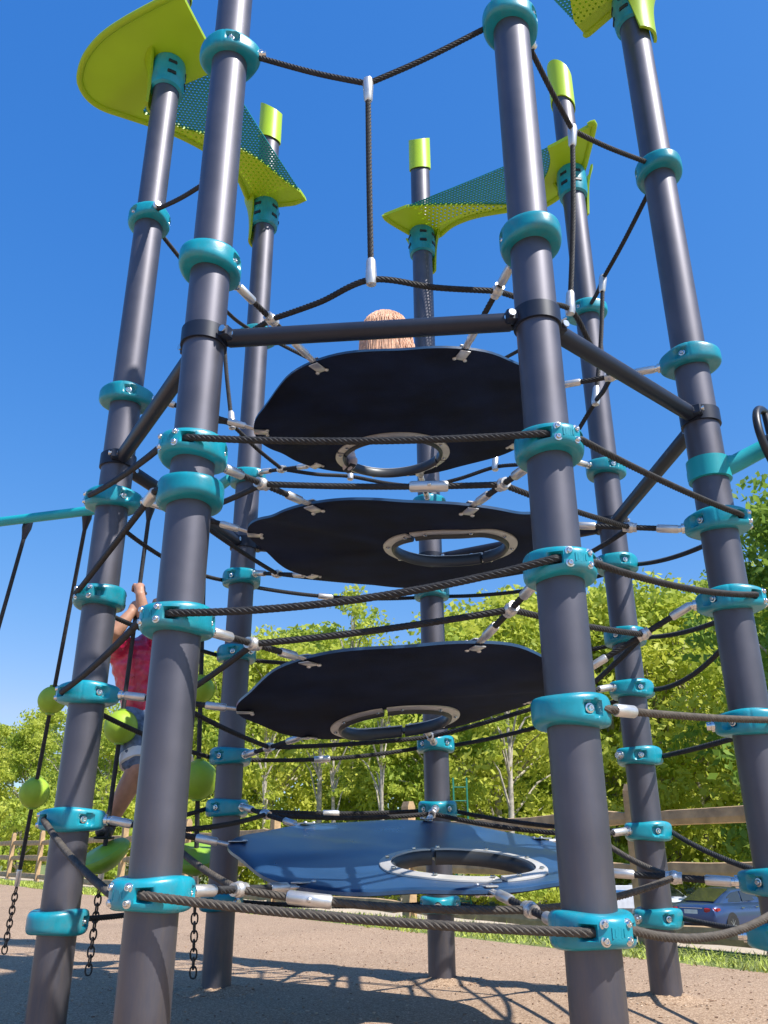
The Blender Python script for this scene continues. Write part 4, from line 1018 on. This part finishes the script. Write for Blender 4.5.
# white notice board on two legs by the lot
p = atY(620, 912, 24); b = V((p.x, p.y, gz(p.x, p.y))); t = thing('notice_board', 'white notice board with a blue panel between the fence and the lot', 'sign', b); t.rotation_euler = (0, 0, R(-8))
mb = MB(); mb.box((0, 0, .72), (.85, .04, .55), None, 0, .008); bd = mb.build('board', M['signwhite'], t)
mb = MB(); mb.box((.10, -.026, .80), (.30, .008, .17), None, 0, .002); mb.build('blue_panel', M['signblue'], bd)
for s in (-1, 1):
    mb = MB(); mb.box((s*.36, .05, .4), (.06, .05, .8), None, 0, .006); mb.build('leg', M['signwhite'], t)

# ------------------------------------------------------------------ light
SUN_AZ = R(-35.5)                           # direction towards the sun in plan
SUN_EL = R(52)
sl = bpy.data.lights.new('sun', 'SUN'); sl.energy = 3.9; sl.angle = R(.53); sl.color = (1, .955, .89)
so = bpy.data.objects.new('sun', sl); COL.objects.link(so)
sd = V((math.cos(SUN_AZ)*math.cos(SUN_EL), math.sin(SUN_AZ)*math.cos(SUN_EL), math.sin(SUN_EL)))
so.rotation_euler = sd.to_track_quat('Z', 'Y').to_euler(); so.location = sd*40
w = bpy.data.worlds.new('World'); S.world = w; w.use_nodes = True; nt = w.node_tree; bg = nt.nodes['Background']
sk = nt.nodes.new('ShaderNodeTexSky'); sk.sky_type = 'NISHITA'; sk.sun_disc = False; sk.sun_elevation = SUN_EL
sk.sun_rotation = PI/2-SUN_AZ; sk.air_density = 1.0; sk.dust_density = .4; sk.ozone_density = 3.0; sk.altitude = 100
hs = nt.nodes.new('ShaderNodeHueSaturation'); hs.inputs['Saturation'].default_value = 1.15
nt.links.new(sk.outputs[0], hs.inputs['Color']); sp = nt.nodes.new('ShaderNodeSeparateColor'); cb_ = nt.nodes.new('ShaderNodeCombineColor'); nt.links.new(hs.outputs[0], sp.inputs[0])
for i, (ex, ga) in enumerate(((1.30, .49), (.77, .79), (.43, 1.79))):      # phone camera's deep blue rendering of the sky
    p1 = nt.nodes.new('ShaderNodeMath'); p1.operation = 'POWER'; p1.inputs[1].default_value = ex; p2 = nt.nodes.new('ShaderNodeMath'); p2.operation = 'MULTIPLY'; p2.inputs[1].default_value = ga
    nt.links.new(sp.outputs[i], p1.inputs[0]); nt.links.new(p1.outputs[0], p2.inputs[0]); nt.links.new(p2.outputs[0], cb_.inputs[i])
mg = nt.nodes.new('ShaderNodeMath'); mg.operation = 'MULTIPLY'; mg.inputs[1].default_value = .68; mi = nt.nodes.new('ShaderNodeMath'); mi.operation = 'MINIMUM'
gl = cb_.inputs[1].links[0].from_socket; rl = cb_.inputs[0].links[0].from_socket; nt.links.new(gl, mg.inputs[0]); nt.links.new(mg.outputs[0], mi.inputs[0]); nt.links.new(rl, mi.inputs[1]); nt.links.new(mi.outputs[0], cb_.inputs[0])
nt.links.new(cb_.outputs[0], bg.inputs['Color']); bg.inputs['Strength'].default_value = .15
S.view_settings.view_transform = 'Standard'; S.view_settings.look = 'None'; S.view_settings.exposure = .8; S.view_settings.gamma = 1
